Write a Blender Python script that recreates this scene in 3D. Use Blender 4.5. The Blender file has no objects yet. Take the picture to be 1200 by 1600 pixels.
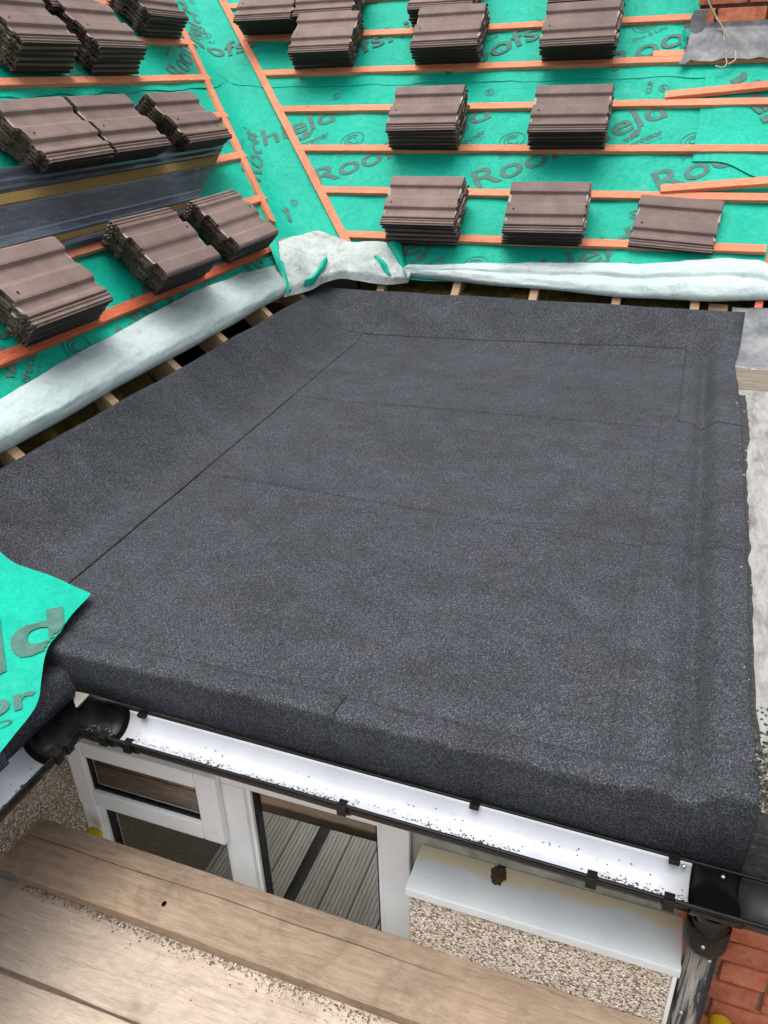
import bpy, bmesh, math, random
from mathutils import Vector, Matrix, noise

random.seed(7)
S = bpy.context.scene
COL = S.collection
R = math.radians

# ---------------------------------------------------------------- camera, sky, sun, exposure
cam_d = bpy.data.cameras.new('camera')
cam = bpy.data.objects.new('camera', cam_d)
COL.objects.link(cam)
cam.matrix_world = Matrix(((0.94003, -0.13980, 0.31112, 0.0),
                           (0.34004, 0.45539, -0.82279, 0.0),
                           (-0.02665, 0.87924, 0.47562, 1.4),
                           (0, 0, 0, 1)))
cam_d.sensor_fit = 'VERTICAL'
cam_d.sensor_height = 36.0
cam_d.lens = 1260.3 / 1600 * 36.0
cam_d.clip_start = 0.05
cam_d.clip_end = 2000
S.camera = cam

SUN = Vector((-0.08, -0.14, 0.98)).normalized()
w = bpy.data.worlds.new('World')
S.world = w
w.use_nodes = True
wn = w.node_tree
for n_ in list(wn.nodes):
    wn.nodes.remove(n_)
sky = wn.nodes.new('ShaderNodeTexSky')
sky.sky_type = 'NISHITA'
sky.sun_disc = False
sky.sun_elevation = math.asin(SUN.z)
sky.sun_rotation = math.atan2(SUN.x, SUN.y)
sky.air_density = 1.0
sky.dust_density = 6.0
sky.ozone_density = 0.6
bg = wn.nodes.new('ShaderNodeBackground')
bg.inputs[1].default_value = 0.15
wo = wn.nodes.new('ShaderNodeOutputWorld')
hs = wn.nodes.new('ShaderNodeHueSaturation')      # an overcast sky is nearly grey
hs.inputs['Saturation'].default_value = 0.30
wn.links.new(sky.outputs[0], hs.inputs['Color'])
wn.links.new(hs.outputs[0], bg.inputs[0])
wn.links.new(bg.outputs[0], wo.inputs[0])

sun_d = bpy.data.lights.new('sun', 'SUN')
sun_d.energy = 1.25
sun_d.angle = R(60)
sun_d.color = (1.0, 0.98, 0.95)
sun = bpy.data.objects.new('sun', sun_d)
COL.objects.link(sun)
sun.rotation_euler = SUN.to_track_quat('Z', 'Y').to_euler()
sun.location = (0, 0, 20)

S.view_settings.view_transform = 'Standard'
S.view_settings.look = 'None'
S.view_settings.exposure = 0.36
S.view_settings.gamma = 1
S.view_settings.use_curve_mapping = False


# ---------------------------------------------------------------- materials
def srgb(r, g, b):
    def f(c):
        c /= 255
        return c / 12.92 if c <= 0.04045 else ((c + 0.055) / 1.055) ** 2.4
    return (f(r), f(g), f(b), 1)


class Mat:
    """small wrapper round one node material"""
    def __init__(s, name, rough=0.7, color=None, metallic=0.0, spec=0.5):
        s.m = bpy.data.materials.new(name)
        s.m.use_nodes = True
        s.t = s.m.node_tree
        s.b = s.t.nodes['Principled BSDF']
        s.b.inputs['Roughness'].default_value = rough
        s.b.inputs['Metallic'].default_value = metallic
        s.b.inputs['Specular IOR Level'].default_value = spec
        if color:
            s.b.inputs['Base Color'].default_value = color
        s.tc = s.t.nodes.new('ShaderNodeTexCoord')
        s.info = None

    def l(s, a, b):
        s.t.links.new(a, b)

    def coord(s, scale=(1, 1, 1), kind='Object', rnd=False):
        mp = s.t.nodes.new('ShaderNodeMapping')
        mp.inputs['Scale'].default_value = scale
        s.l(s.tc.outputs[kind], mp.inputs[0])
        if rnd:
            if not s.info:
                s.info = s.t.nodes.new('ShaderNodeObjectInfo')
            mu = s.t.nodes.new('ShaderNodeMath'); mu.operation = 'MULTIPLY'
            mu.inputs[1].default_value = 37.0
            s.l(s.info.outputs['Random'], mu.inputs[0])
            s.l(mu.outputs[0], mp.inputs['Location'])
        return mp.outputs[0]

    def noise(s, scale, detail=4, rough=0.55, co=None, dist=0.0):
        n = s.t.nodes.new('ShaderNodeTexNoise')
        n.inputs['Scale'].default_value = scale
        n.inputs['Detail'].default_value = detail
        n.inputs['Roughness'].default_value = rough
        n.inputs['Distortion'].default_value = dist
        s.l(co if co else s.coord(), n.inputs['Vector'])
        return n.outputs['Fac']

    def vor(s, scale, co=None, out='Color', feature='F1'):
        n = s.t.nodes.new('ShaderNodeTexVoronoi')
        n.feature = feature
        n.inputs['Scale'].default_value = scale
        s.l(co if co else s.coord(), n.inputs['Vector'])
        return n.outputs[out]

    def ramp(s, fac, stops, interp='LINEAR'):
        r = s.t.nodes.new('ShaderNodeValToRGB')
        r.color_ramp.interpolation = interp
        e = r.color_ramp.elements
        while len(e) < len(stops):
            e.new(0.5)
        for i, (p, c) in enumerate(stops):
            e[i].position = p
            e[i].color = c if len(c) == 4 else (*c, 1)
        s.l(fac, r.inputs[0])
        return r.outputs[0]

    def mix(s, a, b, fac, mode='MIX'):
        n = s.t.nodes.new('ShaderNodeMix')
        n.data_type = 'RGBA'
        n.blend_type = mode
        for sock, v in ((n.inputs[0], fac), (n.inputs[6], a), (n.inputs[7], b)):
            if hasattr(v, 'is_output'):
                s.l(v, sock)
            else:
                sock.default_value = v
        return n.outputs[2]

    def math(s, op, a, b):
        n = s.t.nodes.new('ShaderNodeMath'); n.operation = op
        for sock, v in ((n.inputs[0], a), (n.inputs[1], b)):
            if hasattr(v, 'is_output'):
                s.l(v, sock)
            else:
                sock.default_value = v
        return n.outputs[0]

    def color(s, out):
        s.l(out, s.b.inputs['Base Color'])
        return s

    def rough(s, out):
        s.l(out, s.b.inputs['Roughness'])
        return s

    def bump(s, h, strength=0.3, dist=0.01):
        n = s.t.nodes.new('ShaderNodeBump')
        n.inputs['Strength'].default_value = strength
        n.inputs['Distance'].default_value = dist
        s.l(h, n.inputs['Height'])
        s.l(n.outputs[0], s.b.inputs['Normal'])
        return s

    def vary(s, col, lo=0.85, hi=1.12):
        if not s.info:
            s.info = s.t.nodes.new('ShaderNodeObjectInfo')
        g = s.ramp(s.info.outputs['Random'], [(0, (lo, lo, lo)), (1, (hi, hi * 0.99, hi * 0.97))])
        return s.mix(col, g, 1.0, 'MULTIPLY')


def grey(v):
    return (v, v, v, 1)


M = {}


def mk_felt(name, base=1.0):
    m = Mat(name, 0.85, spec=0.35)
    sp = m.vor(400, out='Color')
    bw = m.t.nodes.new('ShaderNodeRGBToBW')
    m.l(sp, bw.inputs[0])
    c = m.ramp(bw.outputs[0], [(0.10, (0.011, 0.012, 0.015)), (0.42, (0.032, 0.0355, 0.040)),
                               (0.72, (0.068, 0.075, 0.084)), (0.97, (0.165, 0.177, 0.194))])
    fine = m.noise(230, 3, 0.7)
    c = m.mix(c, m.ramp(fine, [(0.3, grey(0.6)), (0.7, grey(1.4))]), 1.0, 'MULTIPLY')
    blot = m.noise(3.2, 5, 0.6)
    c = m.mix(c, m.ramp(blot, [(0.36, (1.0, 0.94, 1.0)), (0.62, (0.95, 1.02, 1.06))]), 1.0, 'MULTIPLY')
    b2 = m.noise(9, 4, 0.65)
    c = m.mix(c, m.ramp(b2, [(0.3, grey(0.80)), (0.7, grey(1.14))]), 1.0, 'MULTIPLY')
    sc = m.ramp(m.noise(1.4, 7, 0.75, m.coord((1, 1.6, 1)), 0.8), [(0.40, grey(0.86)), (0.52, grey(1.0)), (0.64, grey(1.10))])
    c = m.mix(c, sc, 1.0, 'MULTIPLY')
    if base != 1.0:
        c = m.mix(c, grey(base), 1.0, 'MULTIPLY')
    m.color(c)
    m.bump(m.math('ADD', fine, bw.outputs[0]), 0.3, 0.003)
    return m


M['felt'] = mk_felt('mineral_felt')
M['felt_old'] = mk_felt('mineral_felt_old', 1.6)

m = M['bitumen'] = Mat('bitumen_edge', 0.6, (0.008, 0.008, 0.009, 1))

m = M['membrane'] = Mat('teal_membrane', 0.62, spec=0.3)
c = m.ramp(m.noise(2.3, 5, 0.6), [(0.3, srgb(0, 168, 142)), (0.7, srgb(3, 187, 160))])
c = m.mix(c, m.ramp(m.noise(38, 4, 0.7), [(0.35, grey(0.9)), (0.65, grey(1.06))]), 1.0, 'MULTIPLY')
dust = m.ramp(m.noise(5.5, 6, 0.72, dist=0.4), [(0.60, grey(0)), (0.78, grey(0.38))])
c = m.mix(c, srgb(120, 190, 175), dust)
spk = m.ramp(m.vor(32, out='Distance'), [(0.0, grey(1)), (0.045, grey(0))])
gate = m.ramp(m.noise(4.0, 2, 0.5), [(0.56, grey(0)), (0.64, grey(0.7))])
c = m.mix(c, srgb(205, 225, 215), m.math('MULTIPLY', spk, gate))
m.color(c)
cn = m.ramp(m.noise(5, 6, 0.65, dist=2.2), [(0.47, grey(0)), (0.5, grey(1)), (0.53, grey(0))])
m.bump(m.math('ADD', m.noise(16, 5, 0.6, dist=0.6), m.math('MULTIPLY', cn, 0.35)), 0.30, 0.02)

m = M['print'] = Mat('grey_print', 0.75)
m.color(m.ramp(m.noise(24, 5, 0.7), [(0.3, srgb(58, 100, 90)), (0.75, srgb(88, 132, 120))]))

m = M['flap'] = Mat('pale_membrane_back', 0.55, spec=0.3)
c = m.ramp(m.noise(3, 5, 0.6), [(0.3, srgb(180, 199, 199)), (0.7, srgb(199, 213, 212))])
dirt = m.ramp(m.noise(14, 7, 0.75, dist=0.5), [(0.54, grey(0)), (0.72, grey(0.5))])
c = m.mix(c, srgb(140, 138, 126), dirt)
spk = m.ramp(m.vor(26, out='Distance'), [(0.0, grey(0.8)), (0.05, grey(0))])
gate = m.ramp(m.noise(5.0, 2, 0.5), [(0.55, grey(0)), (0.62, grey(0.8))])
c = m.mix(c, srgb(95, 85, 72), m.math('MULTIPLY', spk, gate))
m.color(c)
cn = m.ramp(m.noise(6, 6, 0.6, dist=2.0), [(0.46, grey(0)), (0.5, grey(1)), (0.54, grey(0))])
m.bump(m.math('ADD', m.noise(11, 5, 0.6, dist=0.8), m.math('MULTIPLY', cn, 0.45)), 0.28, 0.02)

m = M['flap_dirty'] = Mat('soiled_membrane_back', 0.6, spec=0.3)
c = m.ramp(m.noise(4, 5, 0.6), [(0.3, srgb(176, 188, 184)), (0.7, srgb(204, 213, 210))])
dirt = m.ramp(m.noise(7, 8, 0.75, dist=0.6), [(0.50, grey(0)), (0.66, grey(0.75))])
c = m.mix(c, srgb(128, 122, 108), dirt)
m.color(c)
m.bump(m.noise(18, 6, 0.65, dist=0.8), 0.5, 0.03)

m = M['tile'] = Mat('brown_concrete', 0.78, spec=0.35)
co = m.coord((1, 1, 1), rnd=True)
c = m.ramp(m.noise(9, 6, 0.6, co), [(0.3, srgb(118, 100, 95)), (0.7, srgb(136, 119, 114))])
c = m.mix(c, m.ramp(m.noise(190, 3, 0.8, co), [(0.3, grey(0.8)), (0.72, grey(1.2))]), 1.0, 'MULTIPLY')
c = m.mix(c, m.ramp(m.noise(3.0, 5, 0.7, co), [(0.35, (0.9, 0.88, 0.87)), (0.68, (1.06, 1.04, 1.03))]), 1.0, 'MULTIPLY')
spk = m.ramp(m.vor(45, co, out='Distance'), [(0.0, grey(1)), (0.07, grey(0))])
gate = m.ramp(m.noise(7.0, 2, 0.5, co), [(0.6, grey(0)), (0.66, grey(0.6))])
c = m.mix(c, srgb(190, 178, 172), m.math('MULTIPLY', spk, gate))
c = m.vary(c, 0.84, 1.22)
m.color(c)
m.bump(m.noise(150, 4, 0.7, co), 0.25, 0.003)

m = M['tile_end'] = Mat('broken_concrete_edge', 0.9, spec=0.2)
co = m.coord((1, 1, 1), rnd=True)
c = m.ramp(m.noise(60, 6, 0.75, co), [(0.32, srgb(50, 42, 38)), (0.55, srgb(95, 82, 74)), (0.75, srgb(150, 138, 128))])
m.color(m.vary(c, 0.8, 1.15))
m.bump(m.noise(90, 5, 0.7, co), 0.9, 0.008)

m = M['tile_edge'] = Mat('shaded_concrete_edge', 0.8, spec=0.3)  # shade on tile edges and undersides put into the colour
co = m.coord((1, 1, 1), rnd=True)
m.color(m.ramp(m.noise(60, 5, 0.7, co), [(0.3, srgb(26, 24, 25)), (0.75, srgb(50, 45, 45))]))
m.bump(m.noise(120, 4, 0.7, co), 0.4, 0.004)

M['chip'] = Mat('fresh_concrete_chip', 0.85)
M['chip'].color(M['chip'].ramp(M['chip'].noise(150, 4, 0.7), [(0.35, srgb(132, 120, 112)), (0.7, srgb(204, 195, 187))]))
M['hole'] = Mat('nail_hole', 1.0, grey(0.004), spec=0.0)


def mk_wood(name, c0, c1, c2, rings=14.0, rough=0.75, bumpy=0.22, spots=None):
    m = Mat(name, rough, spec=0.3)
    co = m.coord((1.0, 9.0, 9.0), rnd=True)
    g = m.noise(rings, 6, 0.65, co, 0.9)
    c = m.ramp(g, [(0.18, c0), (0.46, c1), (0.80, c2)])
    big = m.noise(1.6, 4, 0.6, m.coord((1, 2, 2), rnd=True))
    c = m.mix(c, m.ramp(big, [(0.3, grey(0.8)), (0.7, grey(1.12))]), 1.0, 'MULTIPLY')
    fine = m.noise(70, 3, 0.7, m.coord((0.4, 6, 6), rnd=True))
    c = m.mix(c, m.ramp(fine, [(0.3, grey(0.80)), (0.7, grey(1.13))]), 1.0, 'MULTIPLY')
    kd = m.vor(3.0, m.coord((1.0, 3.0, 3.0), rnd=True), out='Distance')
    c = m.mix(c, c0, m.ramp(kd, [(0.03, grey(0.85)), (0.09, grey(0))]))
    if spots:
        d = m.ramp(m.noise(5, 7, 0.75, m.coord((1, 1, 1), rnd=True), 0.4), [(0.5, grey(0)), (0.68, grey(0.65))])
        c = m.mix(c, spots, d)
        tiny = m.ramp(m.vor(40, m.coord((1, 1, 1), rnd=True), out='Distance'), [(0.03, grey(0.9)), (0.08, grey(0))])
        gate = m.ramp(m.noise(6.0, 2, 0.5), [(0.55, grey(0)), (0.62, grey(0.9))])
        c = m.mix(c, srgb(52, 44, 38), m.math('MULTIPLY', tiny, gate))
    c = m.vary(c, 0.95, 1.12)
    m.color(c)
    m.bump(m.math('ADD', g, fine), bumpy, 0.006)
    return m


M['batten'] = mk_wood('treated_batten', srgb(178, 102, 74), srgb(228, 142, 108), srgb(240, 168, 134))
M['batten_red'] = mk_wood('red_treated_batten', srgb(172, 78, 52), srgb(212, 108, 76), srgb(226, 136, 100))
M['rafter'] = mk_wood('old_rafter', srgb(112, 88, 66), srgb(166, 138, 110), srgb(192, 166, 138), 9, 0.85)
M['oldwood'] = mk_wood('weathered_edge_timber', srgb(84, 76, 66), srgb(128, 118, 104), srgb(152, 144, 130), 9, 0.9)
M['pink'] = mk_wood('pink_treated', srgb(180, 78, 72), srgb(222, 112, 100), srgb(232, 134, 120))
M['board'] = mk_wood('scaffold_board', srgb(126, 105, 88), srgb(166, 144, 124), srgb(188, 170, 150), 7, 0.85, 0.32, srgb(112, 97, 84))
M['board_pale'] = mk_wood('pale_scaffold_board', srgb(158, 140, 124), srgb(198, 181, 164), srgb(214, 200, 186), 7, 0.85, 0.32, srgb(150, 134, 118))

m = M['upvc'] = Mat('white_upvc', 0.35)
c = m.ramp(m.noise(6, 5, 0.65), [(0.35, srgb(232, 236, 239)), (0.65, srgb(242, 245, 248))])
d = m.ramp(m.noise(22, 6, 0.75), [(0.6, grey(0)), (0.78, grey(0.35))])
m.color(m.mix(c, srgb(150, 146, 138), d))

m = M['white_liner'] = Mat('white_gutter_lining', 0.32)
c = m.ramp(m.noise(5, 4, 0.6), [(0.35, srgb(186, 189, 196)), (0.65, srgb(200, 202, 208))])
d = m.ramp(m.noise(60, 6, 0.8, m.coord((0.35, 1, 1))), [(0.60, grey(0)), (0.72, grey(0.5))])
m.color(m.mix(c, srgb(160, 155, 150), d))

m = M['black_pvc'] = Mat('black_pvc', 0.3, spec=0.16)
m.color(m.ramp(m.noise(9, 6, 0.7), [(0.35, grey(0.004)), (0.75, grey(0.013))]))
m.rough(m.ramp(m.noise(20, 5, 0.7), [(0.3, grey(0.20)), (0.7, grey(0.40))]))
m = M['dusty_pvc'] = Mat('dusty_black_pvc', 0.5)
m.color(m.ramp(m.noise(14, 7, 0.75), [(0.3, grey(0.012)), (0.75, grey(0.034))]))

m = M['pipe'] = Mat('peeling_pipe_paint', 0.45)
co = m.coord((30, 30, 3.0))
p = m.noise(1.0, 7, 0.75, co, 0.6)
m.color(m.ramp(p, [(0.47, grey(0.014)), (0.51, srgb(104, 98, 92)), (0.62, srgb(146, 139, 132))]))
m.bump(p, 0.4, 0.004)

m = M['bolt'] = Mat('zinc_bolt', 0.35, grey(0.6), 0.9)
m = M['galv'] = Mat('galvanised_tube', 0.5, metallic=0.3)
m.color(m.ramp(m.noise(12, 6, 0.7), [(0.3, grey(0.22)), (0.7, grey(0.4))]))
m = M['yellow'] = Mat('yellow_plastic', 0.5)
m.color(m.ramp(m.noise(20, 5, 0.7), [(0.3, srgb(186, 160, 20)), (0.7, srgb(222, 192, 40))]))

m = M['grp'] = Mat('dark_grp', 0.28, spec=0.9)
g = m.noise(9, 6, 0.7, m.coord((6, 1, 6)))
m.color(m.ramp(g, [(0.3, srgb(62, 70, 80)), (0.7, srgb(86, 95, 108))]))
m.rough(m.ramp(g, [(0.3, grey(0.12)), (0.7, grey(0.30))]))
m = M['foam'] = Mat('ochre_foam', 0.95)
m.color(m.ramp(m.vor(220, out='Distance'), [(0.0, srgb(96, 80, 44)), (0.5, srgb(146, 121, 70))]))
m.bump(m.noise(180, 4, 0.7), 0.7, 0.006)

m = M['brick'] = Mat('red_brick', 0.9, spec=0.2)
co = m.coord((1, 1, 1), rnd=True)
c = m.ramp(m.noise(14, 6, 0.7, co), [(0.28, srgb(164, 92, 66)), (0.5, srgb(208, 126, 98)), (0.76, srgb(222, 158, 130))])
d = m.ramp(m.noise(26, 7, 0.8, co), [(0.58, grey(0)), (0.72, grey(0.7))])
c = m.mix(c, srgb(112, 84, 66), d)
m.color(m.vary(c, 0.78, 1.16))
m.bump(m.noise(60, 6, 0.75, co), 0.7, 0.008)
m = M['mortar'] = Mat('old_mortar', 0.95, spec=0.1)
m.color(m.ramp(m.noise(30, 7, 0.75), [(0.3, srgb(128, 106, 86)), (0.7, srgb(188, 166, 142))]))
m.bump(m.noise(80, 6, 0.75), 0.8, 0.01)
m = M['mortar_dark'] = Mat('dark_mortar', 0.95, spec=0.1)
m.color(m.ramp(m.noise(30, 7, 0.75), [(0.3, srgb(56, 46, 38)), (0.7, srgb(104, 88, 72))]))
m.bump(m.noise(80, 6, 0.75), 0.8, 0.01)

m = M['lead'] = Mat('weathered_lead', 0.6, metallic=0.15)
c = m.ramp(m.noise(6, 7, 0.72, dist=0.5), [(0.28, srgb(70, 74, 80)), (0.52, srgb(118, 121, 125)), (0.75, srgb(164, 164, 160))])
spk = m.ramp(m.vor(16, out='Distance'), [(0.03, grey(0.9)), (0.09, grey(0))])
gate = m.ramp(m.noise(5.0, 2, 0.5), [(0.5, grey(0)), (0.58, grey(0.9))])
c = m.mix(c, srgb(226, 224, 218), m.math('MULTIPLY', spk, gate))
m.color(c)
m.bump(m.noise(14, 6, 0.65), 0.4, 0.02)

m = M['pebble'] = Mat('dash_pebbles', 0.8, spec=0.3)
gm = m.t.nodes.new('ShaderNodeNewGeometry')
m.color(m.ramp(gm.outputs['Random Per Island'], [(0.0, srgb(170, 154, 136)), (0.3, srgb(204, 190, 172)),
                                                (0.62, srgb(216, 204, 188)), (0.92, srgb(240, 235, 228))]))
m = M['render'] = Mat('dash_mortar', 0.95, spec=0.1)
m.color(m.ramp(m.noise(90, 6, 0.75), [(0.3, srgb(138, 124, 108)), (0.7, srgb(196, 184, 168))]))
m.bump(m.vor(130, out='Distance'), 0.9, 0.008)

m = M['capboard'] = Mat('white_painted_board', 0.45)
c = m.ramp(m.noise(5, 5, 0.65), [(0.3, srgb(208, 216, 220)), (0.7, srgb(226, 232, 234))])
sx = m.t.nodes.new('ShaderNodeSeparateXYZ')
m.l(m.tc.outputs['Object'], sx.inputs[0])
nz = m.noise(7, 5, 0.6)
edge = m.math('ADD', sx.outputs['Y'], m.math('MULTIPLY', nz, 0.09))
st = m.ramp(edge, [(0.0, grey(0)), (1.0, grey(1))])
rr = m.t.nodes.new('ShaderNodeMapRange')
rr.inputs['From Min'].default_value = 1.418
rr.inputs['From Max'].default_value = 1.436
m.l(edge, rr.inputs['Value'])
c = m.mix(c, srgb(224, 206, 166), m.math('MULTIPLY', rr.outputs[0], 0.8))
sp = m.ramp(m.noise(60, 6, 0.8), [(0.63, grey(0)), (0.7, grey(0.6))])
c = m.mix(c, srgb(140, 132, 118), sp)
m.color(c)

m = M['silver'] = Mat('peeling_silver_paint', 0.7, spec=0.3)
co = m.coord((5, 1.3, 3))
a = m.noise(3.4, 9, 0.78, co, 0.3)
c = m.ramp(a, [(0.33, srgb(80, 76, 72)), (0.41, srgb(128, 126, 123)), (0.55, srgb(164, 163, 161)), (0.8, srgb(186, 186, 184))])
cr = m.ramp(m.noise(16, 8, 0.8, m.coord((4, 0.8, 1)), 1.2), [(0.60, grey(0)), (0.66, grey(0.65))])
c = m.mix(c, srgb(88, 84, 80), cr)
sxy = m.t.nodes.new('ShaderNodeSeparateXYZ')
m.l(m.tc.outputs['Object'], sxy.inputs[0])
mr = m.t.nodes.new('ShaderNodeMapRange')
mr.inputs['From Min'].default_value = 1.78
mr.inputs['From Max'].default_value = 1.5
m.l(m.math('ADD', sxy.outputs['Y'], m.math('MULTIPLY', m.noise(9, 6, 0.7), 0.25)), mr.inputs['Value'])
c = m.mix(c, m.ramp(m.noise(50, 7, 0.8), [(0.3, srgb(28, 28, 26)), (0.6, srgb(78, 76, 68)), (0.75, srgb(165, 162, 150))]), mr.outputs[0])
m.color(c)
m.bump(a, 0.6, 0.01)

m = M['tarry'] = Mat('tar_and_grit', 0.85)
m.color(m.ramp(m.noise(70, 7, 0.8), [(0.3, grey(0.012)), (0.58, grey(0.06)), (0.74, srgb(150, 140, 128))]))
m.bump(m.noise(60, 6, 0.75), 0.8, 0.01)
m = M['grit'] = Mat('loose_grit', 0.9)
gm = m.t.nodes.new('ShaderNodeNewGeometry')
m.color(m.ramp(gm.outputs['Random Per Island'], [(0.0, srgb(78, 68, 58)), (0.5, srgb(134, 120, 105)), (0.8, srgb(178, 165, 149)), (0.97, srgb(236, 232, 224))]))
m = M['moss'] = Mat('dry_moss', 0.95)
gm = m.t.nodes.new('ShaderNodeNewGeometry')
m.color(m.ramp(gm.outputs['Random Per Island'], [(0.0, srgb(26, 27, 24)), (0.6, srgb(66, 66, 56)), (0.97, srgb(150, 146, 130))]))
m = M['speck'] = Mat('dirt_fleck', 0.9, grey(0.012))
m = M['wool'] = Mat('mineral_wool', 1.0, spec=0.0)
m.color(m.ramp(m.noise(13, 8, 0.8, dist=1.0), [(0.3, srgb(60, 52, 26)), (0.55, srgb(118, 104, 58)), (0.75, srgb(150, 138, 90))]))
m.bump(m.noise(30, 8, 0.8, dist=1.5), 1.0, 0.04)
m = M['dark'] = Mat('dark_interior_shade', 1.0, grey(0.012), spec=0.0)  # near-black colour holds the shade inside room and loft
m = M['paint'] = Mat('pale_room_paint', 0.9, grey(0.75))
m = M['cabinet'] = Mat('dark_cabinet', 0.5, grey(0.015))
m = M['soffit'] = Mat('grey_timber', 0.8)
m.color(m.ramp(m.noise(8, 6, 0.7), [(0.3, srgb(120, 116, 108)), (0.7, srgb(196, 192, 182))]))
m = M['dung'] = Mat('dry_mud', 0.95)
m.color(m.ramp(m.noise(90, 5, 0.7), [(0.3, srgb(60, 42, 30)), (0.7, srgb(110, 86, 66))]))
m.bump(m.noise(110, 5, 0.7), 1.0, 0.01)
m = M['wire'] = Mat('grey_cable', 0.6, srgb(172, 160, 140))
m = M['ground'] = Mat('concrete_paving', 0.9)
m.color(m.ramp(m.noise(3, 8, 0.7), [(0.3, srgb(110, 106, 98)), (0.7, srgb(160, 155, 146))]))
m = M['ribbed'] = Mat('ribbed_sheet', 0.6)
m.color(m.ramp(m.noise(3, 6, 0.7, m.coord((6, 0.8, 1), rnd=True), 0.0), [(0.3, srgb(190, 190, 178)), (0.7, srgb(232, 232, 222))]))

gl = bpy.data.materials.new('window_glass')
gl.use_nodes = True
t = gl.node_tree
for n_ in list(t.nodes):
    t.nodes.remove(n_)
o_ = t.nodes.new('ShaderNodeOutputMaterial'); mx = t.nodes.new('ShaderNodeMixShader')
tr = t.nodes.new('ShaderNodeBsdfTransparent'); gs = t.nodes.new('ShaderNodeBsdfGlossy')
tr.inputs[0].default_value = (0.90, 0.94, 0.92, 1)
gs.inputs['Roughness'].default_value = 0.015
fr = t.nodes.new('ShaderNodeFresnel'); fr.inputs[0].default_value = 1.7
mm = t.nodes.new('ShaderNodeMath'); mm.operation = 'MULTIPLY_ADD'; mm.use_clamp = True     # double glazing, reflection raised further to brighten the mirrored decking
mm.inputs[1].default_value = 2.2; mm.inputs[2].default_value = 0.20
t.links.new(fr.outputs[0], mm.inputs[0]); t.links.new(mm.outputs[0], mx.inputs[0]); t.links.new(tr.outputs[0], mx.inputs[1])
t.links.new(gs.outputs[0], mx.inputs[2]); t.links.new(mx.outputs[0], o_.inputs[0])


class _G: pass


M['glass'] = _G(); M['glass'].m = gl


# ---------------------------------------------------------------- helpers
def tag(o, label=None, cat=None, group=None, kind=None):
    if label: o['label'] = label
    if cat: o['category'] = cat
    if group: o['group'] = group
    if kind: o['kind'] = kind
    return o


def thing(name, label, cat, loc=(0, 0, 0), group=None):
    o = bpy.data.objects.new(name, None)
    o.empty_display_size = 0.1
    COL.objects.link(o)
    o.location = loc
    return tag(o, label, cat, group)


def wloc(o):
    v = Vector(o.location)
    while o.parent:
        break
    return v


def attach(o, parent):
    """parent with the child's mesh staying where it is in the world"""
    o.parent = parent
    o.matrix_parent_inverse = parent.get('_w') and Matrix.Identity(4) or Matrix.Translation(-Vector(parent.location))
    return o


def obj(name, me, mat, parent=None, smooth=False, sub=False):
    """link a mesh; sub=True: parent is itself a mesh part sitting at the world origin"""
    if isinstance(me, bmesh.types.BMesh):
        bm = me
        me = bpy.data.meshes.new(name)
        bm.to_mesh(me)
        bm.free()
    if mat is not None and len(me.materials) == 0:
        for k in (mat if isinstance(mat, (list, tuple)) else [mat]):
            me.materials.append(M[k].m)
    if smooth:
        for p in me.polygons:
            p.use_smooth = True
    o = bpy.data.objects.new(name, me)
    COL.objects.link(o)
    if parent is not None:
        o.parent = parent
        if parent.type == 'EMPTY':
            o.matrix_parent_inverse = Matrix.Translation(-Vector(parent.location))
    return o


def box(bm, x0, x1, y0, y1, z0, z1, bev=0.0, mtx=None):
    r = bmesh.ops.create_cube(bm, size=1.0)
    T = Matrix.Translation(((x0 + x1) / 2, (y0 + y1) / 2, (z0 + z1) / 2)) @ Matrix.Diagonal((x1 - x0, y1 - y0, z1 - z0, 1))
    if mtx is not None:
        T = mtx @ T
    bmesh.ops.transform(bm, matrix=T, verts=r['verts'])
    if bev > 0:
        es = list({e for v in r['verts'] for e in v.link_edges})
        bmesh.ops.bevel(bm, geom=es, offset=bev, segments=2, affect='EDGES', profile=0.6)
    return bm


def B(*a, **k):
    bm = bmesh.new()
    return box(bm, *a, **k)


def grid(nu, nv, f, skirt=None, closed_u=False):
    """grid mesh; f(s,t)->Vector with s,t in 0..1; skirt=(dir vector) adds a skirt round the border"""
    bm = bmesh.new()
    V = [[bm.verts.new(f(i / nu, j / nv)) for i in range(nu + 1)] for j in range(nv + 1)]
    for j in range(nv):
        for i in range(nu):
            bm.faces.new((V[j][i], V[j][i + 1], V[j + 1][i + 1], V[j + 1][i]))
    if skirt is not None:
        ring = [V[0][i] for i in range(nu + 1)] + [V[j][nu] for j in range(1, nv + 1)] + \
               [V[nv][i] for i in range(nu - 1, -1, -1)] + [V[j][0] for j in range(nv - 1, 0, -1)]
        low = [bm.verts.new(v.co + skirt) for v in ring]
        n = len(ring)
        for k in range(n):
            fc = bm.faces.new((ring[k], low[k], low[(k + 1) % n], ring[(k + 1) % n]))
            fc.material_index = 1
    return bm


def cyl(bm, p0, p1, r0, r1=None, seg=20, caps=True):
    p0 = Vector(p0); p1 = Vector(p1)
    d = p1 - p0
    q = d.to_track_quat('Z', 'Y').to_matrix().to_4x4()
    T = Matrix.Translation((p0 + p1) / 2) @ q
    bmesh.ops.create_cone(bm, cap_ends=caps, segments=seg, radius1=r0, radius2=r0 if r1 is None else r1, depth=d.length, matrix=T)
    return bm


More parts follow.
